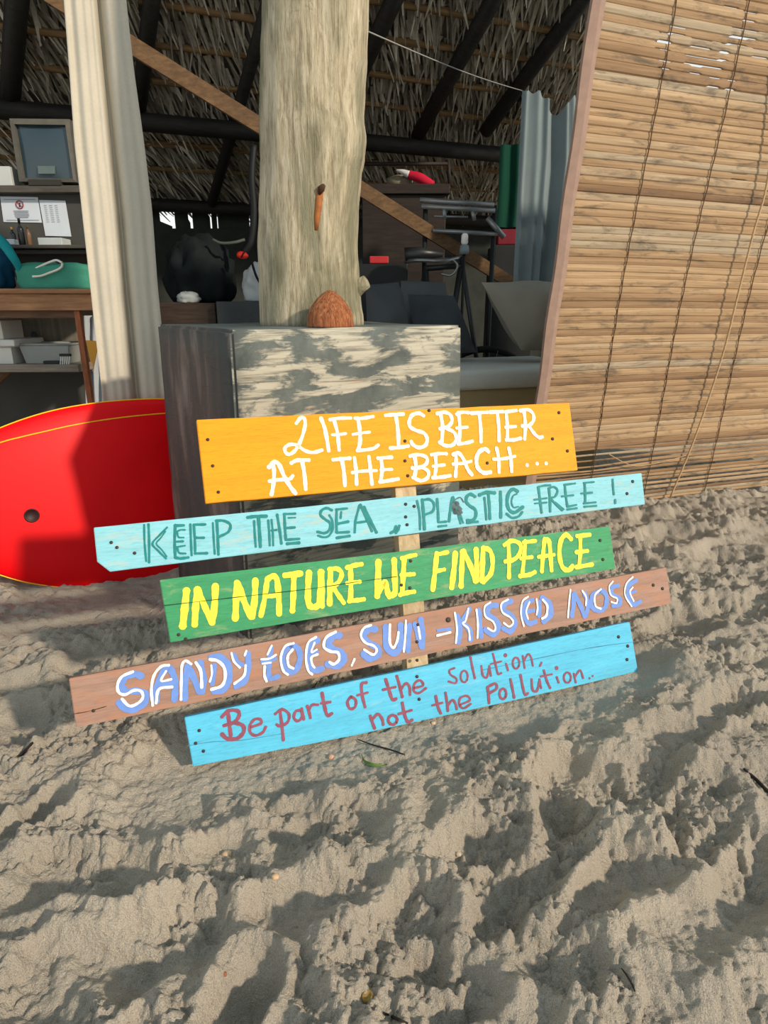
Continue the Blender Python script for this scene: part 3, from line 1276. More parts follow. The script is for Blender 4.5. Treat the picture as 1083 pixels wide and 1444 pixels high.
ORANGE_T = []
for c, w, s in [
    (O1, 25, [(283, 135), (315, 95), (340, 100), (345, 150), (320, 240), (285, 310), (245, 345), (215, 340), (205, 305), (240, 280), (290, 285), (340, 320), (400, 335), (465, 318)]),
    (O1, 28, [(455, 95), (485, 180), (510, 325)]),
    (O1, 26, [(545, 105), (570, 200), (582, 320)]), (O1, 24, [(515, 108), (580, 98), (665, 95)]), (O1, 20, [(532, 213), (580, 210), (630, 203)]),
    (O1, 28, [(712, 95), (725, 180), (727, 260), (715, 318)]), (O1, 24, [(690, 97), (740, 98), (820, 85)]), (O1, 20, [(675, 210), (740, 200), (795, 193)]), (O1, 24, [(705, 322), (780, 315), (825, 305), (855, 282)]),
    (O1, 26, [(902, 78), (960, 72), (1030, 68)]), (O1, 28, [(975, 75), (990, 180), (995, 300)]), (O1, 26, [(935, 305), (1000, 300), (1065, 290)]),
    (O1, 28, [(125, 420), (130, 480), (125, 560), (112, 630)]), (O1, 30, [(92, 440), (130, 402), (165, 420), (200, 500), (245, 575), (280, 620)]), (O1, 24, [(95, 535), (160, 525), (235, 520), (262, 495)]),
    (O1, 26, [(247, 410), (290, 390), (375, 388)]), (O1, 28, [(325, 395), (340, 480), (350, 592)]),
    (O1, 26, [(537, 386), (600, 380), (660, 375)]), (O1, 28, [(600, 380), (615, 470), (622, 565)]),
    (O1, 26, [(688, 370), (700, 470), (703, 558)]), (O1, 26, [(788, 362), (800, 460), (810, 558)]), (O1, 22, [(670, 475), (740, 465), (842, 460)]),
    (O1, 28, [(872, 375), (880, 450), (870, 540)]), (O1, 25, [(848, 375), (950, 368)]), (O1, 22, [(870, 455), (950, 452)]), (O1, 26, [(862, 540), (930, 530), (995, 518)]),
    (O2, 27, [(185, 130), (150, 112), (105, 125), (85, 165), (90, 205), (130, 230), (185, 250), (208, 290), (195, 335), (150, 350), (110, 330), (97, 307)]),
    (O2, 28, [(300, 110), (315, 200), (310, 300), (300, 315)]), (O2, 26, [(275, 115), (330, 105), (370, 125), (380, 170), (350, 205), (295, 220)]), (O2, 26, [(340, 215), (395, 245), (410, 295), (380, 335), (330, 335), (292, 312)]),
    (O2, 26, [(425, 105), (435, 200), (432, 315)]), (O2, 24, [(410, 120), (450, 105), (500, 108)]), (O2, 22, [(412, 215), (490, 208)]), (O2, 25, [(420, 325), (480, 318), (525, 305)]),
    (O2, 26, [(512, 112), (630, 105)]), (O2, 27, [(570, 110), (580, 220), (582, 312)]),
    (O2, 26, [(642, 105), (735, 100)]), (O2, 26, [(695, 105), (705, 200), (708, 305)]),
    (O2, 26, [(757, 105), (765, 200), (765, 285)]), (O2, 24, [(747, 103), (830, 92)]), (O2, 22, [(750, 210), (825, 203)]), (O2, 25, [(755, 297), (810, 297), (860, 285)]),
    (O2, 27, [(880, 95), (890, 190), (885, 293)]), (O2, 25, [(852, 95), (910, 88), (945, 120), (945, 165), (910, 200), (865, 200)]), (O2, 25, [(915, 200), (950, 250), (985, 280), (1010, 275)]),
    (O2, 28, [(120, 405), (130, 480), (120, 560)]), (O2, 26, [(87, 410), (150, 400), (205, 420), (200, 465), (150, 490), (102, 492)]), (O2, 26, [(170, 485), (215, 515), (210, 560), (165, 580), (107, 557)]),
    (O2, 26, [(265, 395), (270, 480), (260, 555)]), (O2, 24, [(235, 400), (290, 392), (345, 393)]), (O2, 22, [(247, 480), (330, 470)]), (O2, 26, [(245, 560), (310, 555), (370, 545)]),
    (O2, 26, [(407, 395), (410, 470), (405, 553)]), (O2, 28, [(387, 400), (425, 388), (460, 430), (490, 500), (520, 540)]), (O2, 22, [(385, 465), (450, 460), (515, 445)]),
    (O2, 30, [(635, 380), (610, 360), (570, 380), (550, 430), (560, 490), (600, 525), (650, 520)]),
    (O2, 26, [(690, 352), (705, 430), (708, 523)]), (O2, 26, [(775, 352), (790, 430), (795, 518)]), (O2, 22, [(667, 430), (740, 428), (820, 410)]),
]:
    ORANGE_T.append((c(s), w / c.k))

TEAL_T = []
for c, w, s in [
    (T1, 15, [(72, 270), (75, 400), (88, 550)]), (T1, 18, [(105, 265), (110, 400), (110, 560)]), (T1, 15, [(248, 290), (190, 350), (135, 415), (180, 470), (240, 530)]), (T1, 11, [(235, 320), (200, 370), (165, 415), (205, 460), (245, 515)]),
    (T1, 20, [(310, 270), (305, 400), (310, 520)]), (T1, 22, [(305, 278), (375, 275)]), (T1, 13, [(320, 325), (350, 310), (385, 310)]), (T1, 13, [(325, 330), (335, 365), (375, 368)]), (T1, 18, [(310, 400), (370, 397)]), (T1, 13, [(320, 440), (385, 430)]), (T1, 15, [(325, 445), (340, 485), (390, 490)]), (T1, 22, [(307, 520), (350, 528), (410, 520)]),
    (T1, 17, [(425, 265), (430, 400), (435, 505)]), (T1, 18, [(452, 270), (460, 400), (462, 490)]), (T1, 20, [(450, 270), (540, 268)]), (T1, 20, [(462, 370), (530, 370)]), (T1, 20, [(460, 490), (555, 488)]),
    (T1, 15, [(597, 255), (605, 400), (612, 495)]), (T1, 20, [(628, 245), (635, 380), (640, 500)]), (T1, 20, [(620, 240), (680, 240), (730, 270), (715, 325), (640, 365)]),
    (T1, 26, [(862, 215), (920, 207), (1008, 205)]), (T1, 17, [(912, 240), (918, 350), (925, 440)]), (T1, 25, [(945, 210), (955, 350), (960, 440)]),
    (T1, 17, [(1020, 235), (1028, 340), (1032, 430)]), (T1, 15, [(1045, 230), (1055, 330), (1058, 430)]), (T1, 18, [(1045, 315), (1085, 310)]),
    (T2, 20, [(5, 245), (25, 370), (38, 470)]),
    (T2, 20, [(60, 240), (65, 350), (72, 440)]), (T2, 18, [(55, 243), (145, 240)]), (T2, 12, [(90, 272), (145, 270)]), (T2, 20, [(70, 350), (140, 345)]), (T2, 20, [(70, 440), (175, 432)]), (T2, 24, [(80, 470), (175, 462)]),
    (T2, 20, [(425, 215), (385, 197), (345, 215), (337, 250), (375, 285), (408, 310), (408, 358), (370, 388), (312, 378)]), (T2, 16, [(403, 250), (425, 290), (432, 350), (402, 408), (360, 420), (317, 407)]),
    (T2, 20, [(460, 205), (458, 300), (460, 385)]), (T2, 18, [(455, 208), (540, 200)]), (T2, 16, [(495, 225), (490, 275)]), (T2, 22, [(465, 318), (550, 300)]), (T2, 20, [(465, 385), (555, 380)]), (T2, 22, [(460, 425), (560, 410)]),
    (T2, 18, [(635, 175), (605, 290), (598, 385)]), (T2, 20, [(640, 170), (690, 280), (730, 375)]), (T2, 22, [(668, 187), (712, 280), (765, 385)]), (T2, 18, [(605, 310), (680, 300)]),
    (T2, 22, [(915, 335), (900, 370), (872, 388)]), (T2, 20, [(940, 330), (930, 360), (912, 388)]),
    (T3, 17, [(45, 195), (65, 300), (68, 415)]), (T3, 24, [(85, 185), (95, 300), (102, 415)]), (T3, 20, [(90, 190), (140, 185), (175, 220), (165, 275), (110, 300)]),
    (T3, 20, [(198, 180), (205, 270), (208, 355)]), (T3, 18, [(208, 360), (270, 355)]), (T3, 18, [(207, 392), (270, 385)]),
    (T3, 20, [(315, 170), (300, 260), (290, 355)]), (T3, 17, [(320, 165), (350, 260), (378, 370)]), (T3, 14, [(375, 300), (398, 365)]), (T3, 18, [(300, 270), (360, 260)]),
    (T3, 24, [(490, 165), (455, 145), (425, 165), (422, 205), (450, 235), (490, 265), (493, 315), (470, 343), (427, 345)]), (T3, 20, [(427, 364), (510, 355)]),
    (T3, 28, [(520, 152), (575, 132), (640, 135)]), (T3, 18, [(560, 170), (568, 250), (575, 340)]), (T3, 22, [(590, 145), (598, 240), (602, 335)]),
    (T3, 24, [(682, 125), (685, 220), (685, 325)]),
    (T3, 26, [(815, 125), (780, 107), (747, 135), (733, 200), (747, 260), (790, 285), (855, 242)]), (T3, 18, [(728, 293), (770, 325), (820, 315), (850, 280)]), (T3, 12, [(808, 142), (778, 160), (767, 205), (782, 245), (820, 240)]),
    (T4, 22, [(117, 160), (130, 260), (145, 380)]), (T4, 18, [(117, 160), (170, 148), (220, 145)]), (T4, 16, [(82, 268), (190, 255)]), (T4, 15, [(87, 300), (190, 292)]),
    (T4, 22, [(207, 170), (215, 260), (218, 370)]), (T4, 18, [(207, 170), (250, 160), (280, 190), (260, 240), (215, 255)]), (T4, 20, [(225, 265), (270, 310), (320, 360)]), (T4, 13, [(260, 290), (335, 350)]),
    (T4, 20, [(342, 140), (350, 230), (365, 330)]), (T4, 18, [(337, 142), (430, 130)]), (T4, 17, [(317, 240), (415, 230)]), (T4, 18, [(362, 328), (440, 312)]), (T4, 18, [(362, 352), (445, 340)]),
    (T4, 22, [(510, 125), (515, 210), (515, 300)]), (T4, 15, [(502, 125), (590, 118)]), (T4, 18, [(482, 215), (575, 208)]), (T4, 17, [(502, 300), (605, 290)]), (T4, 18, [(507, 328), (610, 320)]),
    (T4, 18, [(748, 95), (752, 160), (758, 225)]), (T4, 20, [(770, 268), (770, 298)]),
]:
    TEAL_T.append((c(s), w / c.k))

GREEN_T = []
for c, w, s in [
    (G1, 54, [(125, 280), (110, 430), (95, 565)]),
    (G1, 50, [(207, 270), (195, 400), (187, 550)]), (G1, 44, [(210, 270), (257, 390), (315, 530)]), (G1, 50, [(345, 245), (340, 380), (320, 535)]),
    (G1, 50, [(510, 222), (503, 360), (497, 505)]), (G1, 50, [(515, 230), (565, 370), (620, 490)]), (G1, 48, [(650, 203), (645, 350), (627, 490)]),
    (G1, 40, [(740, 205), (720, 350), (692, 480)]), (G1, 44, [(738, 205), (775, 178), (812, 195), (828, 330), (832, 468)]), (G1, 34, [(735, 330), (835, 320)]),
    (G1, 46, [(872, 170), (1000, 155)]), (G1, 44, [(945, 165), (940, 320), (933, 445)]),
    (G2, 48, [(85, 252), (77, 400), (82, 490), (112, 520), (158, 500), (172, 400), (176, 245)]), (G2, 36, [(185, 245), (188, 400), (187, 520)]),
    (G2, 44, [(250, 232), (245, 370), (243, 500)]), (G2, 36, [(237, 232), (300, 228), (335, 265), (310, 330), (255, 372)]), (G2, 36, [(275, 378), (310, 430), (352, 490)]),
    (G2, 40, [(402, 225), (405, 350), (402, 475)]), (G2, 36, [(372, 220), (430, 202), (490, 192)]), (G2, 30, [(372, 337), (430, 330), (478, 326)]), (G2, 34, [(387, 475), (450, 468), (508, 460)]),
    (G2, 50, [(615, 170), (612, 310), (606, 440)]), (G2, 46, [(608, 425), (645, 350), (668, 335), (690, 425)]), (G2, 46, [(735, 155), (740, 300), (740, 410), (695, 440)]),
    (G2, 40, [(812, 150), (805, 270), (797, 410)]), (G2, 32, [(790, 150), (850, 132), (902, 122)]), (G2, 32, [(787, 275), (840, 272), (890, 268)]), (G2, 34, [(777, 428), (830, 412), (892, 402)]),
    (G3, 34, [(72, 180), (60, 300), (46, 415)]), (G3, 26, [(70, 190), (142, 174)]), (G3, 26, [(62, 297), (122, 284)]),
    (G3, 38, [(190, 178), (180, 290), (166, 402)]),
    (G3, 36, [(235, 168), (230, 290), (226, 395)]), (G3, 36, [(240, 165), (285, 260), (320, 362)]), (G3, 36, [(322, 153), (326, 260), (326, 358)]),
    (G3, 36, [(367, 148), (362, 260), (360, 362)]), (G3, 32, [(367, 146), (410, 165), (427, 230), (415, 310), (365, 366)]),
    (G3, 28, [(527, 110), (532, 220), (531, 338)]), (G3, 28, [(500, 130), (550, 102), (603, 125), (598, 185), (560, 222), (505, 234)]),
    (G3, 28, [(635, 102), (627, 210), (617, 308)]), (G3, 24, [(622, 112), (702, 102)]), (G3, 24, [(605, 215), (680, 205)]), (G3, 28, [(598, 327), (660, 318), (698, 300)]),
    (G3, 30, [(757, 98), (747, 200), (740, 298)]), (G3, 30, [(755, 92), (785, 103), (796, 200), (802, 292)]), (G3, 24, [(717, 205), (820, 190)]),
    (G3, 32, [(928, 92), (895, 64), (862, 100), (852, 190), (872, 270), (910, 288), (938, 262)]),
    (G3, 28, [(985, 78), (985, 180), (977, 265)]), (G3, 27, [(962, 72), (1048, 63)]), (G3, 26, [(957, 175), (1033, 166)]), (G3, 28, [(957, 270), (1063, 252)]),
]:
    GREEN_T.append((c(s), w / c.k))

BLUE_T = []
for c, w, s in [
    (B1, 46, [(245, 265), (200, 248), (135, 268), (105, 320), (135, 368), (210, 365), (268, 385), (268, 440), (210, 488), (140, 492), (85, 445)]),
    (B1, 44, [(345, 440), (355, 330), (395, 235), (438, 208), (470, 270), (478, 340), (472, 430)]), (B1, 36, [(360, 318), (465, 315)]),
    (B1, 42, [(545, 425), (548, 300), (560, 195)]), (B1, 44, [(565, 190), (612, 290), (650, 375)]), (B1, 44, [(650, 165), (675, 280), (665, 375)]),
    (B1, 34, [(752, 185), (742, 260), (735, 320)]), (B1, 48, [(725, 135), (790, 132), (842, 185), (852, 270), (818, 350), (745, 368)]),
    (B1, 34, [(885, 115), (910, 170), (945, 185)]), (B1, 42, [(985, 105), (983, 210), (958, 298), (897, 335)]),
    (B2, 32, [(102, 195), (88, 300), (92, 388), (148, 378)]), (B2, 24, [(42, 288), (130, 265)]),
    (B2, 36, [(228, 185), (185, 220), (175, 290), (208, 348), (258, 340), (285, 260), (268, 195), (228, 185)]),
    (B2, 38, [(400, 145), (358, 182), (343, 270), (372, 338), (428, 328)]), (B2, 28, [(358, 235), (395, 225)]),
    (B2, 42, [(542, 115), (490, 130), (468, 175), (502, 208), (555, 232), (562, 280), (520, 312), (455, 300)]),
    (B2, 42, [(768, 78), (715, 82), (690, 130), (732, 170), (782, 200), (776, 248), (720, 263), (685, 232)]),
    (B2, 44, [(830, 60), (838, 190), (880, 228), (922, 190), (925, 50)]),
    (B2, 34, [(982, 50), (972, 218)]), (B2, 28, [(1012, 40), (1035, 130), (1056, 195)]), (B2, 38, [(1052, 12), (1065, 100), (1062, 195)]),
    (B3, 15, [(58, 268), (120, 260)]),
    (B3, 26, [(150, 195), (165, 250), (158, 325)]), (B3, 26, [(210, 165), (182, 225), (212, 268), (215, 315)]),
    (B3, 26, [(255, 170), (260, 240), (266, 298)]),
    (B3, 26, [(342, 148), (308, 152), (298, 190), (340, 222), (348, 260), (320, 288), (285, 262)]),
    (B3, 26, [(412, 128), (382, 138), (373, 170), (415, 202), (428, 240), (405, 272), (370, 257)]),
    (B3, 24, [(512, 122), (478, 142), (470, 190), (492, 233), (528, 225)]), (B3, 20, [(480, 178), (518, 172)]),
    (B3, 22, [(545, 130), (542, 200)]), (B3, 28, [(555, 110), (592, 140), (598, 190), (562, 226)]),
    (B3, 24, [(706, 95), (706, 150), (698, 200)]), (B3, 24, [(710, 90), (740, 150), (760, 202)]), (B3, 24, [(760, 90), (776, 140), (766, 198)]),
    (B3, 24, [(830, 80), (798, 102), (793, 150), (820, 172), (857, 158), (865, 110), (848, 80), (830, 80)]),
    (B3, 20, [(922, 52), (892, 62), (892, 95), (925, 112), (928, 143), (893, 150)]),
    (B3, 22, [(1008, 28), (972, 52), (967, 100), (990, 143), (1026, 130)]), (B3, 14, [(970, 92), (1004, 80)]),
]:
    BLUE_T.append((c(s), w / c.k))

WHITE_T = []
for c, w, s in [
    (B1, 19, [(185, 232), (110, 265), (78, 320), (85, 375), (130, 392), (190, 362), (240, 368), (253, 410), (220, 450), (160, 470), (107, 420)]),
    (B1, 19, [(435, 187), (380, 197), (330, 260), (312, 360), (322, 468)]), (B1, 15, [(415, 227), (380, 295), (452, 285)]), (B1, 19, [(458, 338), (365, 355), (345, 452)]),
    (B1, 18, [(518, 428), (520, 300), (525, 190), (550, 157), (590, 180)]), (B1, 21, [(620, 168), (655, 230), (662, 343)]),
    (B1, 14, [(728, 187), (732, 250), (717, 303)]), (B1, 21, [(717, 147), (770, 157), (815, 200), (825, 270), (800, 330), (727, 356)]),
    (B1, 15, [(868, 102), (885, 160), (928, 205)]), (B1, 15, [(972, 87), (960, 120)]), (B1, 17, [(967, 187), (955, 260), (887, 317)]),
    (B2, 13, [(105, 182), (77, 240)]), (B2, 13, [(37, 270), (90, 265), (133, 240)]), (B2, 11, [(45, 298), (100, 290)]), (B2, 17, [(60, 312), (58, 370), (72, 410)]),
    (B2, 15, [(245, 167), (190, 187), (162, 260), (177, 340), (208, 368)]), (B2, 17, [(238, 207), (207, 250), (212, 308), (243, 328)]),
    (B2, 15, [(388, 127), (337, 165), (322, 260), (337, 340), (363, 366)]), (B2, 12, [(378, 162), (357, 223), (393, 207)]), (B2, 15, [(398, 237), (358, 257), (362, 300), (377, 322)]),
    (B2, 18, [(513, 94), (452, 130), (437, 190), (480, 220), (525, 227), (533, 270), (500, 300), (472, 287)]),
    (B2, 14, [(632, 267), (613, 310)]),
    (B2, 15, [(738, 52), (692, 70), (672, 120), (702, 165), (750, 182), (773, 210), (750, 240), (692, 207)]),
    (B2, 17, [(857, 47), (856, 160), (880, 195), (903, 150), (911, 97)]),
    (B2, 14, [(958, 22), (955, 120), (945, 222)]), (B2, 14, [(1037, 62), (1050, 138)]),
    (B3, 11, [(55, 292), (120, 276)]),
    (B3, 10, [(140, 182), (150, 260), (145, 328)]), (B3, 9, [(205, 162), (192, 220), (178, 235), (205, 260), (212, 313)]),
    (B3, 10, [(243, 167), (250, 240), (248, 303)]),
    (B3, 9, [(310, 133), (283, 155), (286, 200), (322, 225), (334, 255), (324, 271), (297, 256)]),
    (B3, 9, [(395, 119), (363, 140), (367, 180), (405, 206), (419, 230), (400, 249), (373, 231)]),
    (B3, 9, [(490, 106), (463, 130), (456, 190), (470, 248)]), (B3, 8, [(497, 131), (481, 175), (490, 213)]),
    (B3, 9, [(530, 117), (535, 160), (530, 193)]), (B3, 12, [(560, 121), (581, 150), (577, 195), (556, 211)]),
    (B3, 9, [(692, 72), (685, 140), (680, 206)]), (B3, 9, [(748, 77), (767, 110), (765, 148)]),
    (B3, 9, [(838, 70), (809, 100), (812, 150), (838, 164)]),
    (B3, 8, [(895, 33), (877, 60), (886, 100), (914, 115), (911, 137), (886, 131)]),
    (B3, 8, [(990, 12), (959, 45), (953, 100), (984, 153)]), (B3, 8, [(990, 61), (976, 85), (994, 128)]),
]:
    WHITE_T.append((c(s), w / c.k))

MAROON_T = []
for c, w, s in [
    (L1, 26, [(155, 310), (165, 400), (175, 480)]), (L1, 26, [(112, 350), (160, 307), (220, 307), (233, 340), (200, 385), (127, 410)]), (L1, 28, [(200, 387), (258, 410), (263, 455), (220, 498), (150, 500), (112, 467)]),
    (L1, 20, [(317, 420), (383, 395), (380, 367), (340, 367), (307, 410), (312, 460), (350, 478), (398, 455), (418, 417)]),
    (L1, 22, [(517, 310), (530, 410), (540, 512)]), (L1, 20, [(482, 330), (530, 297), (578, 330), (570, 385), (520, 413), (492, 402)]),
    (L1, 20, [(660, 302), (625, 312), (613, 355), (640, 378), (670, 350), (665, 305)]), (L1, 20, [(667, 290), (682, 368)]),
    (L1, 21, [(705, 272), (720, 320), (728, 358)]), (L1, 19, [(717, 300), (740, 267), (783, 265)]),
    (L1, 24, [(808, 182), (825, 270), (845, 338), (878, 325)]), (L1, 19, [(802, 255), (868, 246)]),
    (L1, 20, [(1010, 208), (985, 245), (1002, 292), (1038, 280), (1042, 232), (1010, 208)]),
    (L2, 14, [(55, 167), (32, 175), (36, 230), (48, 278)]), (L2, 11, [(12, 225), (60, 212)]),
    (L2, 15, [(140, 152), (155, 200), (170, 243), (188, 240)]), (L2, 12, [(127, 200), (185, 187)]),
    (L2, 14, [(190, 137), (205, 190), (215, 233)]), (L2, 13, [(205, 202), (230, 172), (247, 187), (250, 223)]),
    (L2, 11, [(267, 192), (308, 180), (295, 157), (270, 172), (267, 205), (290, 214), (322, 192)]),
    (L2, 9, [(450, 102), (427, 112), (432, 132), (458, 150), (453, 170), (422, 162)]),
    (L2, 9, ell(493, 140, 16, 26)),
    (L2, 11, [(521, 52), (530, 100), (541, 148)]),
    (L2, 10, [(570, 92), (577, 135), (595, 143), (606, 97)]), (L2, 10, [(606, 92), (613, 138)]),
    (L2, 10, [(622, 37), (635, 90), (645, 128), (660, 124)]), (L2, 8, [(612, 84), (660, 72)]),
    (L2, 10, [(681, 82), (690, 113)]),
    (L2, 9, ell(726, 80, 15, 25)),
    (L2, 9, [(756, 47), (765, 103)]), (L2, 9, [(761, 70), (780, 40), (794, 55), (802, 93)]),
    (L2, 9, [(841, 77), (833, 94)]),
    (L2, 14, [(71, 316), (80, 345), (91, 374)]), (L2, 13, [(81, 332), (105, 309), (124, 330), (130, 358)]),
    (L2, 13, ell(172, 335, 20, 21)),
    (L2, 15, [(215, 258), (225, 310), (240, 343), (260, 335)]), (L2, 11, [(197, 309), (258, 291)]),
    (L2, 13, [(365, 227), (375, 275), (388, 306)]), (L2, 11, [(350, 270), (395, 258)]),
    (L2, 12, [(409, 212), (415, 250), (420, 296)]), (L2, 11, [(418, 272), (440, 246), (455, 265), (460, 288)]),
    (L2, 10, [(475, 267), (518, 247), (505, 227), (476, 237), (471, 265), (490, 283), (523, 263)]),
    (L2, 13, [(598, 187), (602, 220), (605, 260)]), (L2, 12, [(598, 187), (633, 172), (638, 195), (606, 215)]),
    (L2, 11, ell(667, 218, 15, 23)),
    (L2, 12, [(701, 152), (710, 195), (718, 236)]), (L2, 12, [(746, 132), (755, 180), (766, 220), (780, 215)]),
    (L2, 11, [(796, 152), (801, 200), (820, 204), (831, 162)]), (L2, 10, [(831, 152), (839, 193)]),
    (L2, 11, [(851, 112), (865, 160), (880, 193)]), (L2, 9, [(837, 140), (888, 130)]),
    (L2, 10, [(909, 142), (918, 168)]),
    (L2, 9, ell(957, 145, 16, 23)),
    (L2, 9, [(986, 127), (995, 168)]), (L2, 9, [(991, 142), (1014, 112), (1028, 148)]),
]:
    MAROON_T.append((c(s), w / c.k))


def build_sign():
    root = thing('beach_sign', SIGN_P, 'hand-painted sign of five coloured boards nailed to one stake in the sand', 'sign')
    letter = {
        'cream': plain('cream_brush_paint', (252, 242, 216), 0.6, 0.05, 60),
        'teal': plain('teal_brush_paint', (20, 128, 126), 0.6, 0.14, 60),
        'yellow': plain('yellow_brush_paint', (255, 234, 70), 0.6, 0.05, 60),
        'blue': plain('blue_brush_paint', (108, 144, 214), 0.6, 0.08, 60),
        'white': plain('white_brush_paint', (250, 246, 236), 0.6, 0.05, 60),
        'maroon': plain('maroon_brush_paint', (140, 74, 92), 0.6, 0.18, 60),
    }
    iron = plain('rusty_nail', (60, 46, 38), 0.6, 0.3, 200, 0.4)
    stakem = wood('pale_stake_wood', (220, 198, 160), (176, 148, 108), rot=ANG, stretch=(20, 20, 1.5))
    # the stake
    mb = MB()
    A = sp(566, 598, -BT)
    B = sp(594, 1010, -BT)
    d = (B - A).normalized()
    s = SIGN_N.cross(d).normalized()
    B = B + d * 0.16
    A2 = A
    c1 = (A2 + B) / 2 - SIGN_N * 0.0165
    mb.bbox(c1, s * 0.0225, SIGN_N * 0.016, d * ((B - A2).length / 2), 0.003)
    mb.build('stake', stakem, root)

    boards = [
        ('orange_board', 'orange-yellow board with white lettering', board_paint('orange_yellow_paint', (234, 156, 18), (206, 140, 60), .28, .34, .35, .07),
         [(277, 592), (803, 568), (815, 663), (290, 710)], [(ORANGE_T, 'cream', .0008)],
         [(293, 620), (300, 657), (308, 694), (571, 622), (571, 650), (575, 671), (788, 582), (779, 619), (800, 636), (605, 579), (687, 653)]),
        ('pale_blue_board', 'pale aqua board with teal lettering', board_paint('pale_aqua_paint', (136, 200, 212), (186, 190, 174), .34, .46, .6, .07),
         [(132, 744), (905, 667), (910, 711), (155, 806), (137, 792)], [(TEAL_T, 'teal', .0008)],
         [(157, 765), (165, 772), (190, 780), (572, 711), (572, 729), (574, 740), (584, 714), (892, 679), (884, 696)]),
        ('green_board', 'green board with yellow lettering', board_paint('green_paint', (62, 150, 100), (160, 170, 120), .32, .46, .55, .12),
         [(225, 818), (860, 742), (868, 802), (240, 906)], [(GREEN_T, 'yellow', .0008)],
         [(252, 895), (262, 901), (579, 791), (566, 825), (578, 829), (846, 762), (850, 789)]),
        ('brown_board', 'bare brown board with blue and white lettering', board_paint('faded_brown_wood', (158, 126, 110), (178, 122, 92), .40, .56, .6, .18),
         [(97, 957), (940, 800), (947, 851), (107, 1026)], [(BLUE_T, 'blue', .0008), (WHITE_T, 'white', .0016)],
         [(132, 1002), (589, 881), (588, 905), (588, 931), (632, 874), (921, 825), (934, 830)]),
        ('light_blue_board', 'bright sky-blue board with maroon lettering', board_paint('sky_blue_paint', (88, 188, 222), (150, 196, 204), .30, .42, .55, .09),
         [(260, 1012), (888, 877), (900, 947), (701, 993), (506, 1036), (272, 1081)], [(MAROON_T, 'maroon', .0008)],
         [(281, 1030), (287, 1059), (276, 1048), (588, 954), (591, 986), (872, 898), (885, 911), (884, 930)]),
    ]
    for (nm, lab, m, poly, texts, nails) in boards:
        pts = [sp(u, v) for u, v in poly]
        # fine wavering along the long edges
        ring = []
        n = len(pts)
        for i in range(n):
            a, b = pts[i], pts[(i + 1) % n]
            L = (b - a).length
            k = max(1, int(L / 0.05))
            for j in range(k):
                p = a.lerp(b, j / k)
                if 0 < j < k:
                    p = p + SIGN_UP * 0.0012 * mnoise.noise(p * 22)
                ring.append(p)
        bm = bmesh.new()
        vf = [bm.verts.new(p) for p in ring]
        vb = [bm.verts.new(p - SIGN_N * BT) for p in ring]
        bm.faces.new(vf)
        bm.faces.new(list(reversed(vb)))
        m_ = len(ring)
        for i in range(m_):
            bm.faces.new((vf[i], vb[i], vb[(i + 1) % m_], vf[(i + 1) % m_]))
        bmesh.ops.recalc_face_normals(bm, faces=bm.faces[:])
        bmesh.ops.bevel(bm, geom=[e for e in bm.edges if len(e.link_faces) == 2 and e.calc_face_angle() > 1.0], offset=0.0012, segments=2, affect='EDGES')
        bm.verts.index_update()
        o = link('board', [v.co.copy() for v in bm.verts], [[v.index for v in f.verts] for f in bm.faces], m, root)
        bm.free()
        o['label'] = lab
        for li, (strokes, key, off) in enumerate(texts):
            mb = MB()
            for q, (pix, w) in enumerate(strokes):
                ribbon(mb, pix, w, off + 0.000012 * q)
            if key == 'cream':
                for a, b in O2([(903, 472), (972, 462), (1035, 460)]):
                    dot_(mb, a, b, 2.8, off)
            if key == 'maroon':
                for a, b in L2([(678, 45), (908, 102)]):
                    dot_(mb, a, b, 3.0, off)
                for a, b in L2([(1056, 148), (1070, 138)]):
                    dot_(mb, a, b, 1.6, off)
            mb.build('lettering' if li == 0 else 'lettering_highlight', letter[key], o)
        if nm == 'pale_blue_board':
            sm = plain('grey_stain', (86, 104, 106), 0.8, 0.3, 90)
            mb = MB()
            for pix, w in ((T3([(340, 185), (375, 170), (402, 207)]), 1.4), (T3([(325, 215), (335, 265), (365, 295)]), 6.5), (T3([(345, 210), (365, 250), (380, 285)]), 6.0), (T3([(318, 250), (340, 290)]), 5)):
                ribbon(mb, pix, w, 0.0016, 0.3)
            mb.build('stain', sm, o)
        if nm == 'green_board':
            sm = plain('split_line', (34, 66, 44), 0.9, 0.2, 90)
            mb = MB()
            ribbon(mb, [(231, 854), (300, 846), (370, 838), (440, 830), (500, 821), (560, 813)], 0.9, 0.0018, 0.3)
            mb.build('crack', sm, o)
        if nm == 'brown_board':
            sm = plain('dark_split_line', (72, 50, 40), 0.9, 0.2, 90)
            mb = MB()
            ribbon(mb, [(103, 1007), (125, 1003), (150, 996)], 1.0, 0.0006, 0.3)
            mb.build('crack', sm, o)
        if nm == 'light_blue_board':
            sm = plain('blue_split_line', (70, 130, 160), 0.9, 0.2, 90)
            mb = MB()
            ribbon(mb, [(265, 1052), (300, 1046), (340, 1044), (400, 1034)], 0.8, 0.0006, 0.3)
            mb.build('crack', sm, o)
            mb = MB()
            ribbon(mb, [(680, 945), (760, 928), (830, 914), (895, 905)], 0.9, 0.0006, 0.3)
            mb.build('crack', sm, o)
        for (u, v) in nails:
            p = sp(u, v)
            r = 2.3 * (p - ORG).dot(FWD) / F
            if (u, v) == (632, 874):
                r *= 1.6
            mb = MB()
            mb.lathe(p, [(r * .6, -0.004), (r, 0.0002), (r, 0.0016), (r * .7, 0.0024), (0.0002, 0.0026)], 10, SIGN_N)
            mb.build('nail', iron, o, True)
    return root


build_sign()

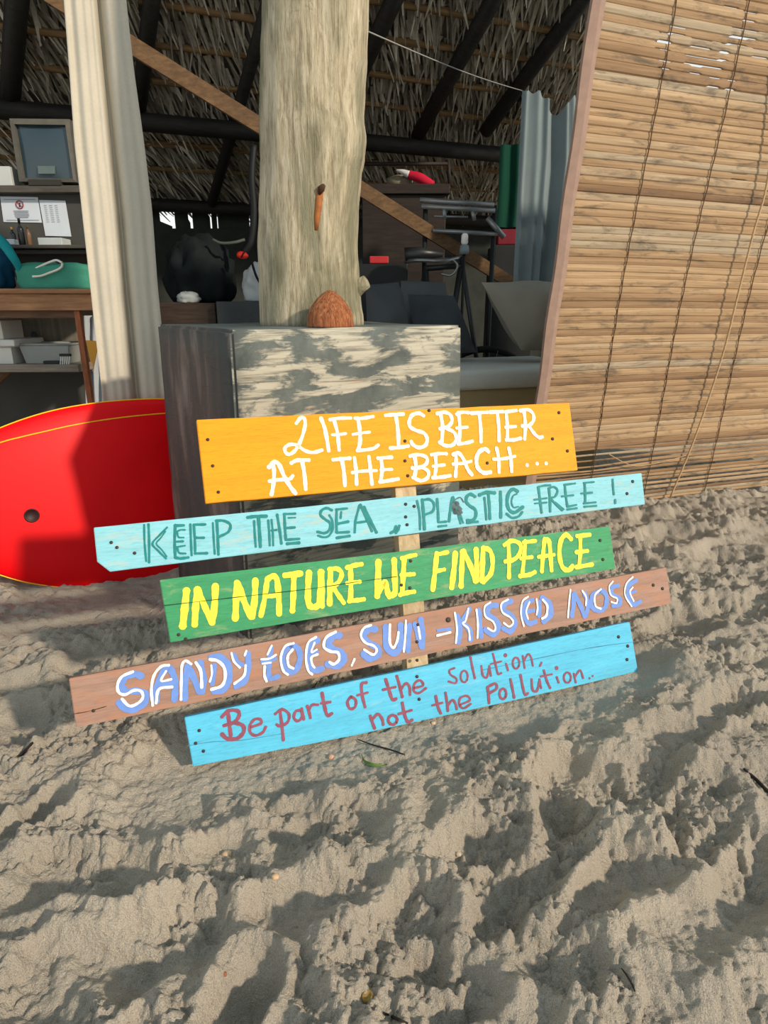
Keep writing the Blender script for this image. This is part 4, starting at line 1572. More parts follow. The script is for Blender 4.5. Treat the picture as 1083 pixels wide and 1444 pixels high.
# ------------------------------------------------------------------ SURFBOARD
def build_surfboard():
    lean = math.radians(13)
    corner = P_FL + PN * PL
    base = corner + PN * 0.16
    bu = (UP * math.cos(lean) - Vector((0, 0, 0)) + (-PN) * -math.sin(lean)).normalized()
    bn = PE.cross(bu).normalized()
    if bn.y > 0:
        bn.negate()
    pl = Vector((base.x, base.y, 0)) + bn * 0

    def bp(u, v, off=0):
        return hit(u, v, pl + bn * off, bn)

    def uv(p):
        d = p - pl
        return d.dot(PE), d.dot(bu)
    # read the visible outline, mirror the shape about its long axis
    top = [uv(bp(u, v)) for u, v in ((0, 603), (50, 585), (100, 573), (160, 565), (228, 562))]
    bot = [uv(bp(u, v)) for u, v in ((0, 811), (40, 822), (90, 829), (140, 831), (200, 829), (235, 823))]
    def curve(pix):
        P = catmull([Vector((*uv(bp(u, v)), 0)) for u, v in pix], 10)
        return [p.x for p in P], [p.y for p in P]
    tx, ty = curve([(-98, 716), (-96, 695), (-86, 672), (-66, 648), (-36, 622), (0, 603), (50, 585), (100, 573), (160, 565), (228, 562), (300, 566), (370, 580), (430, 606), (460, 640), (468, 680)])
    bx, by = curve([(-98, 716), (-95, 737), (-84, 758), (-62, 780), (-34, 798), (0, 811), (40, 822), (90, 829), (140, 831), (200, 829), (260, 822), (330, 806), (400, 776), (450, 730), (468, 680)])
    x_tail = tx[0]
    L = tx[-1] - tx[0]
    n = 80
    xs = [x_tail + L * (1 - math.cos(math.pi * i / n)) / 2 for i in range(n + 1)]

    def yt(x):
        return float(np.interp(x, tx, ty))

    def yb(x):
        return float(np.interp(x, bx, by))

    def hw(x):
        return (yt(x) - yb(x)) / 2

    def cy(x):
        return (yt(x) + yb(x)) / 2
    half = max(hw(x) for x in xs)
    th = 0.030
    root_p = pl + PE * (x_tail + L / 2) + bu * (cy(x_tail + L / 2) - half)
    red = new_mat('glossy_red_gelcoat', 0.45, 0.2)[0]
    nt = red.node_tree
    v = coords(nt)
    f = noise(nt, v, 3, 2)
    nt.links.new(ramp(nt, f, [(0.3, lin((226, 0, 12))), (0.7, lin((246, 4, 14)))]), nt.nodes['Principled BSDF'].inputs['Base Color'])
    root = thing('surfboard', root_p, 'red surfboard with a thin yellow pinline, on its edge behind the plinth', 'surfboard')
    m = 28
    rows = []
    for x in xs:
        h = max(hw(x), 0.002)
        row = []
        for j in range(m):
            t = 2 * math.pi * j / m
            c, s_ = math.cos(t), math.sin(t)
            # superellipse section: domed faces, round rails
            yy = math.copysign(abs(c) ** 0.75, c) * h
            tt = math.copysign(abs(s_) ** 0.8, s_) * th * min(1, (h / half) ** 0.5 + 0.05)
            row.append(pl + PE * x + bu * (cy(x) + yy) + bn * tt)
        rows.append(row)
    mb = MB()
    mb.grid(rows, True)
    mb.f.append(tuple(range(m - 1, -1, -1)))
    mb.f.append(tuple(len(mb.v) - m + j for j in range(m)))
    deck = mb.build('deck', red, root, True)
    yel = plain('yellow_pinline', (250, 196, 20), 0.35, 0.05, 10, 0.5)

    def face_off(x, y):
        h = max(hw(x), 0.002)
        c = min(1, abs(y - cy(x)) / h)
        ct = c ** (1 / 0.75)
        s_ = math.sqrt(max(0, 1 - ct * ct))
        return th * s_ ** 0.8 * min(1, (h / half) ** 0.5 + 0.05)
    lp = [uv(bp(u, v, th)) for u, v in ((-60, 645), (0, 624), (30, 616), (60, 609), (100, 600), (140, 593), (185, 587), (228, 583), (260, 581))]
    P = catmull([Vector((a, b, 0)) for a, b in lp], 8)
    mb = MB()
    mb.tube([pl + PE * p.x + bu * p.y + bn * (face_off(p.x, p.y) - 0.0006) for p in P], 0.0022, 6)
    mb.build('pinline', yel, root, True)
    # rail line along the lower edge and the upper edge
    for sg in (-1, 1):
        pts = []
        for i in range(2, n - 1):
            x = xs[i]
            pts.append(pl + PE * x + bu * (cy(x) + sg * hw(x) * 0.995) + bn * 0.004)
        mb = MB()
        mb.tube(pts, 0.0022, 6)
        mb.build('rail_line', yel, root, True)
    # leash plug
    a, b = uv(bp(45, 727, th))
    mb = MB()
    c = pl + PE * a + bu * b + bn * (face_off(a, b) - 0.001)
    mb.lathe(c, [(0.0215, -0.004), (0.0225, 0.0035), (0.020, 0.0042), (0.0185, 0.0030), (0.0005, 0.0028)], 28, bn)
    mb.build('leash_plug', plain('dark_plug', (40, 6, 8), 0.5, 0.2, 20), root, True)
    return root


build_surfboard()

# ------------------------------------------------------------------ CURTAINS
def cloth_mat(name, c, rough=0.85, trans=0.0):
    m, nt, b = new_mat(name, rough, 0.15)
    v = coords(nt)
    f = noise(nt, v, 140, 3)
    f2 = noise(nt, v, 5, 4)
    base = lin(c)
    lo = tuple(x * 0.86 for x in base[:3]) + (1,)
    col = mix(nt, 1.0, ramp(nt, f2, [(0.3, lo), (0.7, base)]), ramp(nt, f, [(0.3, (0.93, 0.93, 0.93, 1)), (0.7, (1, 1, 1, 1))]), 'MULTIPLY')
    nt.links.new(col, b.inputs['Base Color'])
    bump(nt, b, f, 0.2, 0.001)
    return m


def build_curtain(name, label, outline, y_mid, folds, mat, amp, nu=90, nv=40, topf=None):
    """outline rows (v, u_left, u_right); folds (position, width, height)"""
    p0 = at_y((outline[3][1] + outline[3][2]) / 2, outline[3][0], y_mid)
    base = Vector((p0.x, p0.y, 0))
    rows = []
    vmin, vmax = outline[0][0], outline[-1][0]
    for i in range(nv + 1):
        v = vmin + (vmax - vmin) * i / nv
        k = 0
        while k < len(outline) - 2 and outline[k + 1][0] < v:
            k += 1
        a, b = outline[k], outline[k + 1]
        t = (v - a[0]) / (b[0] - a[0])
        ul, ur = a[1] + (b[1] - a[1]) * t, a[2] + (b[2] - a[2]) * t
        row = []
        for j in range(nu + 1):
            s = j / nu
            off = 0.0
            for (pos0, pos1, wd, h) in folds:
                pos = pos0 + (pos1 - pos0) * i / nv
                off += h * math.exp(-((s - pos) / wd) ** 2)
            off += amp * math.sin(s * 38 + i * 0.05) * 0.12
            vv = v
            if topf is not None:
                vv = vmax - (vmax - v) * (vmax - topf(s)) / (vmax - vmin)
            p = hit(ul + (ur - ul) * s, vv, base, N) - N * off
            row.append(p)
        rows.append(row)
    mb = MB()
    mb.grid(rows)
    back = [[p + N * 0.0015 for p in r] for r in rows]
    k = len(mb.v)
    mb.grid([list(reversed(r)) for r in back])
    o = mb.build(name, mat, None, True, Vector((rows[-1][nu // 2].x, rows[-1][nu // 2].y, rows[-1][nu // 2].z)))
    tag(o, label, 'curtain')
    return o


build_curtain('curtain', 'long cream cotton curtain hanging beside the wooden counter',
              [(-140, 80, 164), (0, 90, 178), (100, 98, 189), (200, 105, 203), (300, 116, 215), (400, 127, 222), (500, 138, 232), (600, 149, 241), (640, 153, 245)], 2.32,
              [(0.02, 0.02, .05, .008), (0.22, .22, .12, .016), (0.36, .30, .06, .008), (0.47, .40, .05, .014), (0.56, 0.52, .05, -.040), (0.76, .74, .14, .018), (.95, .95, .06, .010)],
              cloth_mat('cream_cotton', (204, 197, 180)), 0.02)
build_curtain('curtain', 'grey-blue sheer curtain sagging from a line behind the bamboo blind',
              [(140, 735, 815), (220, 731, 815), (300, 727, 806), (396, 722, 796), (440, 720, 792)], 3.75,
              [(0.05, 0.05, .05, .03), (0.28, .28, .06, .03), (0.42, .42, .05, .04), (0.6, .6, .06, -.03), (0.75, .75, .05, .04), (.9, .9, .05, .02)],
              cloth_mat('grey_blue_sheer', (128, 142, 146)), 0.03,
              topf=lambda s: 128 + 8 * s + 28 * math.exp(-((s - 0.60) / 0.20) ** 2) + 2.5 * math.sin(s * 40))

# ------------------------------------------------------------------ the washing line and the sloping pole
w1 = TRUNK.location
wa = at_y(518, 44, P_C.y + 0.15)
wb = at_y(737, 128, 3.75)
mb = MB()
pp = []
for i in range(25):
    s = i / 24
    p = wa.lerp(wb, s)
    p.z -= 0.012 * math.sin(math.pi * s)
    pp.append(p)
mb.tube(pp, 0.0022, 5)
o = mb.build('wire', plain('grey_wire', (140, 140, 136), 0.5, 0.1, 20), None, True, wa)
tag(o, 'thin grey line stretched from the tree trunk to the grey-blue curtain', 'line')

mb = MB()
ba, bb_ = roof_pt(70, -8, 0.20), at_y(735, 408, 4.30)
dd = (bb_ - ba).normalized()
sv = dd.cross(Vector((0, 1, 0))).normalized()
mb.bbox((ba + bb_) / 2, dd * ((bb_ - ba).length / 2), sv * 0.031, Vector((0, 1, 0)) * 0.025, 0.005)
o = mb.build('wooden_beam', wood('brown_batten_wood', (124, 96, 66), (88, 66, 44), rot=0, stretch=(3, 20, 20)), None, False, bb_)
tag(o, 'long brown timber sloping down across the dark hut behind the trunk', 'beam')

# ------------------------------------------------------------------ LEFT: shelf unit, screen, counter and their things
YC = 3.45           # face of the shelf unit
CE = Vector((1, 0.03, 0)).normalized()
CN = Vector((-0.03, 1, 0)).normalized()
CB = Vector((0, YC, 0))


def cp(u, v, d=0.0):
    """point on the plane d in front of the unit's back board"""
    return hit(u, v, CB - CN * d, CN)


def build_shelf_unit():
    gm = wood('grey_painted_wood', (96, 92, 84), (70, 66, 60), rot=0, stretch=(2, 20, 20))
    dk = plain('dark_grey_board', (70, 70, 66), 0.85, 0.15, 6)
    root = thing('shelf_unit', Vector((cp(60, 300).x, YC, 0)), 'tall grey shelving with notices pinned to its back board', 'shelf')
    a, b = cp(-170, 275), cp(150, 275)
    zt = cp(0, 266).z
    mb = MB()
    mb.box((a + b) / 2 + UP * ((zt - 0.1) / 2 - a.z) + UP * 0.0, (b - a) / 2, CN * 0.012, UP * ((zt + 0.1) / 2))
    mb.v = [(x, y + 0.012, z) for x, y, z in mb.v]
    mb.build('back_board', dk, root)

    def plank(u1, u2, v1, v2, depth, m=gm, nm='shelf', back=0.0):
        p, q = cp(u1, v1, depth), cp(u2, v1, depth)
        z2 = cp(u1, v2, depth).z
        h = (p.z - z2) / 2
        mb = MB()
        mb.bbox((p + q) / 2 - UP * h + CN * (depth + back) / 2, (q - p) / 2, CN * (depth + back) / 2 * 0.98, UP * h, 0.003)
        return mb.build(nm, m, root)
    plank(-160, 140, 261, 271, 0.06, back=0.36)
    plank(-160, 140, 345, 350, 0.16)
    plank(-160, 140, 352, 358, 0.12, dk)
    return root


build_shelf_unit()


def build_screen():
    d = 0.0
    root = thing('crt_television', cp(64, 260, d), 'old square television with a grey bezel and dark blue screen on the shelf', 'television')
    fm = plain('dusty_grey_plastic', (92, 90, 82), 0.6, 0.15, 30)
    c = [cp(27, 256, d + .05), cp(108, 257, d + .05), cp(98, 168, d + .05), cp(13, 167, d + .05)]
    cc = sum(c, Vector()) / 4
    inn = [cp(33, 251, d + .055), cp(103, 252, d + .055), cp(92, 176, d + .055), cp(20, 175, d + .055)]
    dep = CN * 0.03
    mb = MB()
    # bezel: outer ring, inner ring set back
    ring_f = c
    ring_i = inn
    ib = [p + CN * 0.02 for p in inn]
    ob = [p + CN * 0.12 for p in c]
    vs = ring_f + ring_i + ib + ob
    fs = []
    for i in range(4):
        j = (i + 1) % 4
        fs += [(i, j, 4 + j, 4 + i), (4 + i, 4 + j, 8 + j, 8 + i), (i, 12 + i, 12 + j, j)]
    fs.append((12, 15, 14, 13))
    mb.add(vs, fs)
    mb.build('bezel', fm, root)
    # screen, gently domed
    rows = []
    n = 12
    for i in range(n + 1):
        row = []
        for j in range(n + 1):
            s, t = j / n, i / n
            p = (ib[0].lerp(ib[1], s)).lerp(ib[3].lerp(ib[2], s), t)
            row.append(p - CN * 0.015 * (1 - (2 * s - 1) ** 2) * (1 - (2 * t - 1) ** 2) * 1.0)
        rows.append(row)
    sm = plain('dark_blue_glass', (42, 62, 72), 0.18, 0.08, 3, 0.6)
    mb = MB()
    mb.grid(rows)
    mb.build('screen', sm, root, True)
    # sticker on the glass
    mb = MB()
    q = [cp(54, 245, d + .052), cp(77, 245, d + .052), cp(77, 234, d + .052), cp(53, 234, d + .052)]
    mb.hexa(q + [p + CN * 0.012 for p in q])
    mb.build('sticker', plain('grey_sticker', (92, 108, 108), 0.7, 0.1, 20), root)
    # tube housing behind
    back = [p + CN * 0.12 for p in c]
    far = [cc + (p - cc) * 0.6 + CN * 0.17 for p in c]
    mb = MB()
    mb.hexa([far[0], far[1], far[2], far[3]] + [back[0], back[1], back[2], back[3]])
    mb.build('housing', fm, root)
    # foot
    mb = MB()
    f1, f2 = cp(45, 262, d + .03), cp(90, 262, d + .03)
    f1.z = f2.z = cp(60, 261, 0.06).z
    hh = (c[0].z - f1.z) / 2 + 0.004
    mb.box((f1 + f2) / 2 + UP * hh + CN * 0.02, (f2 - f1) / 2, CN * 0.05, UP * hh)
    mb.build('foot', plain('dark_foot', (50, 48, 44), 0.7), root)
    return root


build_screen()


def sheet(name, label, cat, quad, d, mat, group=None):
    p = [cp(u, v, d) for u, v in quad]
    root_p = p[0]
    mb = MB()
    mb.hexa(p + [q + CN * 0.002 for q in p])
    o = mb.build(name, mat, None, False, root_p)
    tag(o, label, cat, group)
    return o


paper = plain('white_paper', (196, 204, 212), 0.8, 0.04, 8)
ink = plain('grey_ink', (104, 112, 122), 0.8, 0.05, 30)
o = sheet('notice', 'white notice with a red prohibition ring above lines of small print', 'notice', [(5, 313), (59, 314), (53, 278), (0, 277)], 0.004, paper)
ringm = plain('red_ring', (140, 50, 60), 0.7)
c = cp(27.5, 288.5, 0.008)
rpx = 5.6 / F * (c - ORG).dot(FWD)
mb = MB()
for i in range(28):
    t0, t1 = 2 * math.pi * i / 28, 2 * math.pi * (i + 1) / 28
    vs = []
    for (t, r_) in ((t0, rpx), (t1, rpx), (t1, rpx * .76), (t0, rpx * .76)):
        vs.append(c + CE * math.cos(t) * r_ + UP * math.sin(t) * r_)
    mb.add(vs, [(0, 1, 2, 3)])
d1 = (CE * 0.7 - UP * 0.7)
d2 = (CE * 0.7 + UP * 0.7)
mb.add([c - d1 * rpx * .9 - d2 * rpx * .1, c + d1 * rpx * .9 - d2 * rpx * .1, c + d1 * rpx * .9 + d2 * rpx * .1, c - d1 * rpx * .9 + d2 * rpx * .1], [(0, 1, 2, 3)])
mb.build('prohibition_ring', ringm, o)
mb = MB()
mb.add([c - CE * rpx * .25 - UP * rpx * .5 + CN * .001, c + CE * rpx * .15 - UP * rpx * .5 + CN * .001, c + CE * rpx * .25 + UP * rpx * .45 + CN * .001, c - CE * rpx * .05 + UP * rpx * .45 + CN * .001], [(0, 1, 2, 3)])
mb.build('pictogram', plain('black_ink', (40, 36, 40), 0.8), o)
mb = MB()
for k, (u1, u2) in enumerate(((19, 40), (20, 40), (20, 41), (21, 41), (22, 40))):
    v = 297 + k * 2.3
    q = [cp(u1, v + .8, .0075), cp(u2, v + .8, .0075), cp(u2, v, .0075), cp(u1, v, .0075)]
    mb.add(q, [(0, 1, 2, 3)])
for (u1, v1, u2, v2) in ((5, 281, 50, 281.6), (9, 310, 55, 310.6)):
    mb.add([cp(u1, v2, .0075), cp(u2, v2, .0075), cp(u2, v1, .0075), cp(u1, v1, .0075)], [(0, 1, 2, 3)])
mb.build('print', ink, o)
o = sheet('notice', 'white printed list pinned crookedly to the right of the ring notice', 'notice', [(64, 332.5), (100.5, 333.5), (92, 283), (55, 282)], 0.004, paper)
mb = MB()
for (u, w) in ((61, 4), (68, 5), (76, 4)):
    for k in range(9):
        v = 289 + k * 2.9
        s = (v - 283) * 0.16
        mb.add([cp(u + s, v + .7, .0075), cp(u + s + w, v + .7, .0075), cp(u + s + w, v, .0075), cp(u + s, v, .0075)], [(0, 1, 2, 3)])
mb.build('print', plain('pale_ink', (150, 158, 168), 0.8, 0.05, 30), o)

# white card box on the upper shelf, at the left edge of the screen
def lift(u, v, d, z):
    p = cp(u, v, d)
    p.z = z
    return p


SHELF_Z = cp(60, 261, 0.06).z


def card_box(name, label, u1, u2, v1, v2, d, depth, m, cat='box', z=None, r=0.003):
    a, b = cp(u1, v2, d), cp(u2, v2, d)
    top = cp(u1, v1, d).z
    z0 = a.z if z is None else z
    mb = MB()
    c = (a + b) / 2
    c.z = (z0 + top) / 2
    mb.bbox(c + CN * depth / 2, (Vector((b.x, b.y, 0)) - Vector((a.x, a.y, 0))) / 2, CN * depth / 2, UP * (top - z0) / 2, r)
    o = mb.build(name, m, None, False, Vector((c.x, c.y, z0)))
    tag(o, label, cat)
    return o


card_box('carton', 'white carton on the upper shelf left of the television', -26, 17, 234, 258, 0.04, 0.12, plain('white_card', (186, 192, 190), 0.7, 0.06, 10), z=SHELF_Z)
MID_Z = cp(60, 345, 0.16).z
card_box('carton', 'small flat white carton under the pinned list', 54, 88, 335, 345, 0.13, 0.10, plain('pale_grey_card', (176, 184, 184), 0.7, 0.06, 10), z=MID_Z)


def bottle(label, u, v1, r_px, col, d, cap=None, z=None):
    top = cp(u, v1, d)
    z0 = MID_Z if z is None else z
    sc = (top - ORG).dot(FWD) / F
    r = r_px * sc
    h = top.z - z0
    root = Vector((top.x, top.y, z0))
    mb = MB()
    mb.lathe(root, [(r * .9, 0), (r, .004), (r, h * .58), (r * .85, h * .66), (r * .38, h * .76), (r * .36, h * .86)], 18)
    o = mb.build('bottle', plain('bottle_%d' % int(u), col, 0.25, 0.05, 10, 0.5), None, True, root)
    tag(o, label, 'bottle')
    mb = MB()
    mb.lathe(root, [(r * .42, h * .85), (r * .42, h), (r * .1, h * 1.005)], 14)
    mb.build('cap', plain('bottle_cap_%d' % int(u), cap or (20, 20, 20), 0.5), o, True)
    return o


bottle('tall black bottle below the ring notice', 26, 308, 4.2, (14, 18, 20), 0.10)
bottle('brown bottle beside the tall black one', 38, 318, 3.2, (120, 86, 58), 0.09, (90, 66, 46))
bottle('amber-topped small bottle left of the tall black one', 16, 320, 3.6, (34, 34, 36), 0.12, (206, 160, 84))
card_box('soap_box', 'tiny white box at the foot of the amber-topped bottle', 9, 21, 337, 345, 0.155, 0.04, paper, z=MID_Z)

# counter
YT = 2.95


def tpt(u, v, y=YT):
    return at_y(u, v, y)


def build_counter():
    wm = wood('warm_counter_wood', (186, 138, 98), (148, 104, 70), rot=0, stretch=(2, 20, 26), bumpd=0.002)
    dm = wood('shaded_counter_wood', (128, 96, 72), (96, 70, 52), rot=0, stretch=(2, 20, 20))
    lm = wood('red_brown_leg_wood', (176, 106, 68), (132, 76, 46), rot=0, stretch=(20, 20, 2))
    a, b = tpt(-200, 407), tpt(131, 408)
    root = thing('counter_table', Vector((tpt(60, 500).x, YT, 0)), 'warm brown wooden counter with a low shelf of storage tubs', 'table')
    z0, z1 = tpt(0, 407).z, tpt(0, 414).z
    mb = MB()
    xl, xr = a.x, b.x
    cx, hx = (xl + xr) / 2, (xr - xl) / 2
    mb.bbox((cx, YT + 0.20, (z0 + z1) / 2), Vector((hx, 0, 0)), Vector((0, 0.22, 0)), UP * ((z0 - z1) / 2), 0.004)
    mb.build('table_top', wm, root)
    z2 = tpt(0, 438).z
    mb = MB()
    mb.bbox((cx, YT + 0.02, (z1 + z2) / 2), Vector((hx - 0.004, 0, 0)), Vector((0, 0.022, 0)), UP * ((z1 - z2) / 2), 0.004)
    mb.build('apron', wm, root)
    z3 = tpt(0, 449).z
    mb = MB()
    xr2 = tpt(104, 445, YT + .03).x
    mb.bbox(((xl + xr2) / 2, YT + 0.06, (z2 + z3) / 2 + 0.004), Vector(((xr2 - xl) / 2, 0, 0)), Vector((0, 0.016, 0)), UP * ((z2 - z3) / 2 + 0.004), 0.003)
    mb.build('lower_rail', dm, root)
    # low shelf
    sA, sB = tpt(0, 514, YT + .06), tpt(110, 514, YT + .06)
    sz2 = tpt(0, 525, YT + .06).z
    mb = MB()
    mb.bbox(((xl + sB.x) / 2, YT + 0.25, (sA.z + sz2) / 2), Vector(((sB.x - xl) / 2, 0, 0)), Vector((0, 0.19, 0)), UP * ((sA.z - sz2) / 2), 0.003)
    mb.build('low_shelf', wood('grey_shelf_wood', (150, 140, 126), (118, 108, 96), rot=0), root)
    for (u, w, y) in ((109, 8, YT + .015), (141, 7, YT + .33), (-190, 10, YT + .02), (-190, 10, YT + .33)):
        p = at_y(u, 445, y)
        r = w / 2 / F * (p - ORG).dot(FWD)
        zt = z2 if y < YT + .1 else z1
        zb = -0.12
        mb = MB()
        mb.bbox((p.x, y + 0.01, (zt + zb) / 2), Vector((r, 0, 0)), Vector((0, r, 0)), UP * ((zt - zb) / 2), 0.003)
        mb.build('leg', lm, root)
    # slanting strut at the left
    mb = MB()
    s1, s2 = at_y(-24, 556, YT + .2), at_y(14, 521, YT + .2)
    mb.tube([s1, s2], 0.020, 8)
    mb.build('strut', dm, root)
    # plank panel behind the shelf
    pb = wood('pale_back_planks', (140, 134, 118), (108, 102, 88), rot=0, stretch=(16, 16, 1))
    mb = MB()
    mb.box(((xl + sB.x) / 2, YT + 0.43, (z3 + sA.z) / 2), Vector(((sB.x - xl) / 2, 0, 0)), Vector((0, 0.008, 0)), UP * ((z3 - sA.z) / 2 + 0.03))
    mb.build('back_panel', pb, root)
    return z0, sA.z


CT_Z, CS_Z = build_counter()


def tub(label, u1, u2, v1, v2, y, depth, m, inset=0.14, z=None):
    a, b = at_y(u1, v1, y), at_y(u2, v1, y)
    z1 = a.z
    z0 = CS_Z if z is None else z
    w = (b.x - a.x)
    cx = (a.x + b.x) / 2
    root = Vector((cx, y + depth / 2, z0))
    k = w * inset / 2
    t = 0.006
    mb = MB()
    bot = [Vector((a.x + k, y + .01, z0)), Vector((b.x - k, y + .01, z0)), Vector((b.x - k, y + depth - .01, z0)), Vector((a.x + k, y + depth - .01, z0))]
    top = [Vector((a.x, y, z1)), Vector((b.x, y, z1)), Vector((b.x, y + depth, z1)), Vector((a.x, y + depth, z1))]
    c0 = Vector((cx, y + depth / 2, z1))
    inn = [c0 + (p - c0) * 0.93 for p in top]
    inb = [Vector((p.x, p.y, z0 + t)) + (Vector((cx, y + depth / 2, z0 + t)) - Vector((p.x, p.y, z0 + t))) * 0.06 for p in bot]
    vs = bot + top + inn + inb
    fs = [(3, 2, 1, 0), (12, 13, 14, 15)]
    for i in range(4):
        j = (i + 1) % 4
        fs += [(i, j, 4 + j, 4 + i), (4 + i, 4 + j, 8 + j, 8 + i), (8 + i, 8 + j, 12 + j, 12 + i)]
    mb.add(vs, fs)
    o = mb.build('storage_tub', m, None, False, root)
    tag(o, label, 'tub')
    # rolled rim
    mb = MB()
    mb.tube([top[0], top[1], top[2], top[3], top[0]], 0.006, 6)
    mb.build('rim', m, o, True)
    return o


greyp = plain('grey_plastic', (146, 150, 146), 0.5, 0.06, 10)
tub('open grey plastic tub on the low shelf of the counter', 26, 96, 486, 514, YT + .12, 0.20, greyp)
wp_ = plain('white_plastic', (206, 206, 198), 0.5, 0.05, 10)
t2 = tub('lidded white plastic tub at the left end of the low shelf', -60, 15, 489, 514, YT + .09, 0.24, wp_, 0.05)
mb = MB()
a, b = at_y(-66, 484, YT + .08), at_y(21, 484, YT + .08)
zt_ = at_y(0, 479, YT + .08).z
zb_ = at_y(0, 488.5, YT + .09).z
mb.bbox(((a.x + b.x) / 2, YT + .21, (zt_ + zb_) / 2), Vector(((b.x - a.x) / 2, 0, 0)), Vector((0, 0.135, 0)), UP * ((zt_ - zb_) / 2), 0.006)
mb.build('lid', wp_, t2)
# white carton standing on the lid
p1, p2 = at_y(-60, 476, YT + .1), at_y(3, 476, YT + .1)
ztop = at_y(0, 452, YT + .1).z
mb = MB()
mb.bbox(((p1.x + p2.x) / 2, YT + .2, (ztop + zt_) / 2), Vector(((p2.x - p1.x) / 2, 0, 0)), Vector((0, 0.09, 0)), UP * ((ztop - zt_) / 2), 0.004)
o = mb.build('carton', plain('cream_card', (200, 196, 184), 0.7, 0.06, 10), None, False, Vector(((p1.x + p2.x) / 2, YT + .2, zt_)))
tag(o, 'cream carton standing on the lidded white tub', 'box')
# dark round jug behind the open tub
p = at_y(47, 468, YT + .35)
r_ = 5.2 / F * (p - ORG).dot(FWD)
mb = MB()
h_ = p.z - CS_Z
mb.lathe((p.x, p.y, CS_Z), [(r_ * .95, 0), (r_, h_ * .2), (r_, h_ * .7), (r_ * .85, h_ * .9), (r_ * .45, h_ * 1.0), (r_ * .1, h_ * 1.01)], 20)
o = mb.build('jug', plain('dark_blue_grey', (52, 60, 66), 0.5), None, True, Vector((p.x, p.y, CS_Z)))
tag(o, 'dark round-topped jug behind the open grey tub', 'jug')
# little striped grille in front of the tub
p1, p2 = at_y(85, 512, YT + .075), at_y(97, 512, YT + .075)
o = thing('brush', Vector(((p1.x + p2.x) / 2, YT + .075, CS_Z)), 'small brush with white bristles by the open grey tub', 'brush')
mb = MB()
zt2 = at_y(90, 502, YT + .075).z
for k in range(5):
    x0_ = p1.x + (p2.x - p1.x) * k / 4
    mb.tube([(x0_, YT + .075, CS_Z), (x0_ + 0.008, YT + .078, zt2)], 0.0032, 6)
mb.build('bristles', wp_, o)
mb = MB()
mb.bbox(((p1.x + p2.x) / 2 + .007, YT + .081, zt2 + 0.004), Vector(((p2.x - p1.x) / 2 + .006, 0, 0)), Vector((0, .008, 0)), UP * 0.006, .002)
mb.build('handle', plain('dark_handle', (38, 38, 38), .6), o)
# flat dark tray beneath
p1, p2 = at_y(61, 514, YT + .085), at_y(84, 514, YT + .085)
zt3 = at_y(70, 509, YT + .085).z
mb = MB()
mb.bbox(((p1.x + p2.x) / 2, YT + .1, (CS_Z + zt3) / 2), Vector(((p2.x - p1.x) / 2, 0, 0)), Vector((0, .015, 0)), UP * ((zt3 - CS_Z) / 2), .003)
o = mb.build('case', plain('black_case', (36, 38, 40), .6), None, False, Vector(((p1.x + p2.x) / 2, YT + .1, CS_Z)))
tag(o, 'flat black case lying in front of the open grey tub', 'case')


def lump(name, label, cat, centre, rx, ry, rz, mat, seed=0, flat=0.0, rough=0.12, sub=4, parent=None, power=2.4, freq=2.5):
    """a soft folded bundle: a noisy superellipsoid standing on its base"""
    bm = bmesh.new()
    bmesh.ops.create_icosphere(bm, subdivisions=sub, radius=1)
    for v in bm.verts:
        d = v.co.normalized()
        k = (abs(d.x) ** power + abs(d.y) ** power + abs(d.z) ** power) ** (-1 / power)
        w = 1 + rough * mnoise.fractal(d * freq + Vector((seed, seed * 2, 0)), 1.0, 2.0, 3)
        z = d.z * k * w
        if z < -0.55:
            z = -0.55 - (-(z + 0.55)) * 0.05
        v.co = Vector((d.x * k * w * rx, d.y * k * w * ry, (z + 0.55) / 1.55 * rz * 1.0))
    zmin = min(v.co.z for v in bm.verts)
    for v in bm.verts:
        v.co.z -= zmin
    bm.verts.index_update()
    c = Vector(centre)
    o = link(name, [v.co + c for v in bm.verts], [[v.index for v in f.verts] for f in bm.faces], mat, parent, True, c)
    bm.free()
    if label:
        tag(o, label, cat)
    return o


green_cl = cloth_mat('sea_green_towelling', (72, 150, 128))
pc = at_y(82, 407, YT + .13)
wd_ = 53 / F * (pc - ORG).dot(FWD)
TOWEL_Z = at_y(82, 371, YT + .13).z
o = lump('towel', 'folded sea-green towel lying on the counter by the curtain', 'towel', (pc.x + .005, YT + .15, CT_Z), wd_ * .96, 0.10, TOWEL_Z - CT_Z, green_cl, 3, rough=0.07, power=4.5)
# blue bag
bl_cl = cloth_mat('deep_blue_nylon', (22, 74, 104))
pc = at_y(-27, 407, YT + .14)
o = lump('beach_bag', 'deep blue bag with turquoise straps at the left end of the counter', 'bag', (pc.x, YT + .15, CT_Z), 44 / F * 2.9, 0.10, at_y(0, 338, YT + .14).z - CT_Z, bl_cl, 8, rough=0.12, power=2.3)
mb = MB()
P = catmull([at_y(-8, 333, YT + .04), at_y(6, 345, YT + .04), at_y(18, 362, YT + .04), at_y(26, 376, YT + .06), at_y(32, 392, YT + .09)], 8)
mb.tube(P, [0.026 - 0.014 * i / (len(P) - 1) for i in range(len(P))], 10)
mb.build('strap', cloth_mat('turquoise_strap', (34, 150, 158)), o, True)
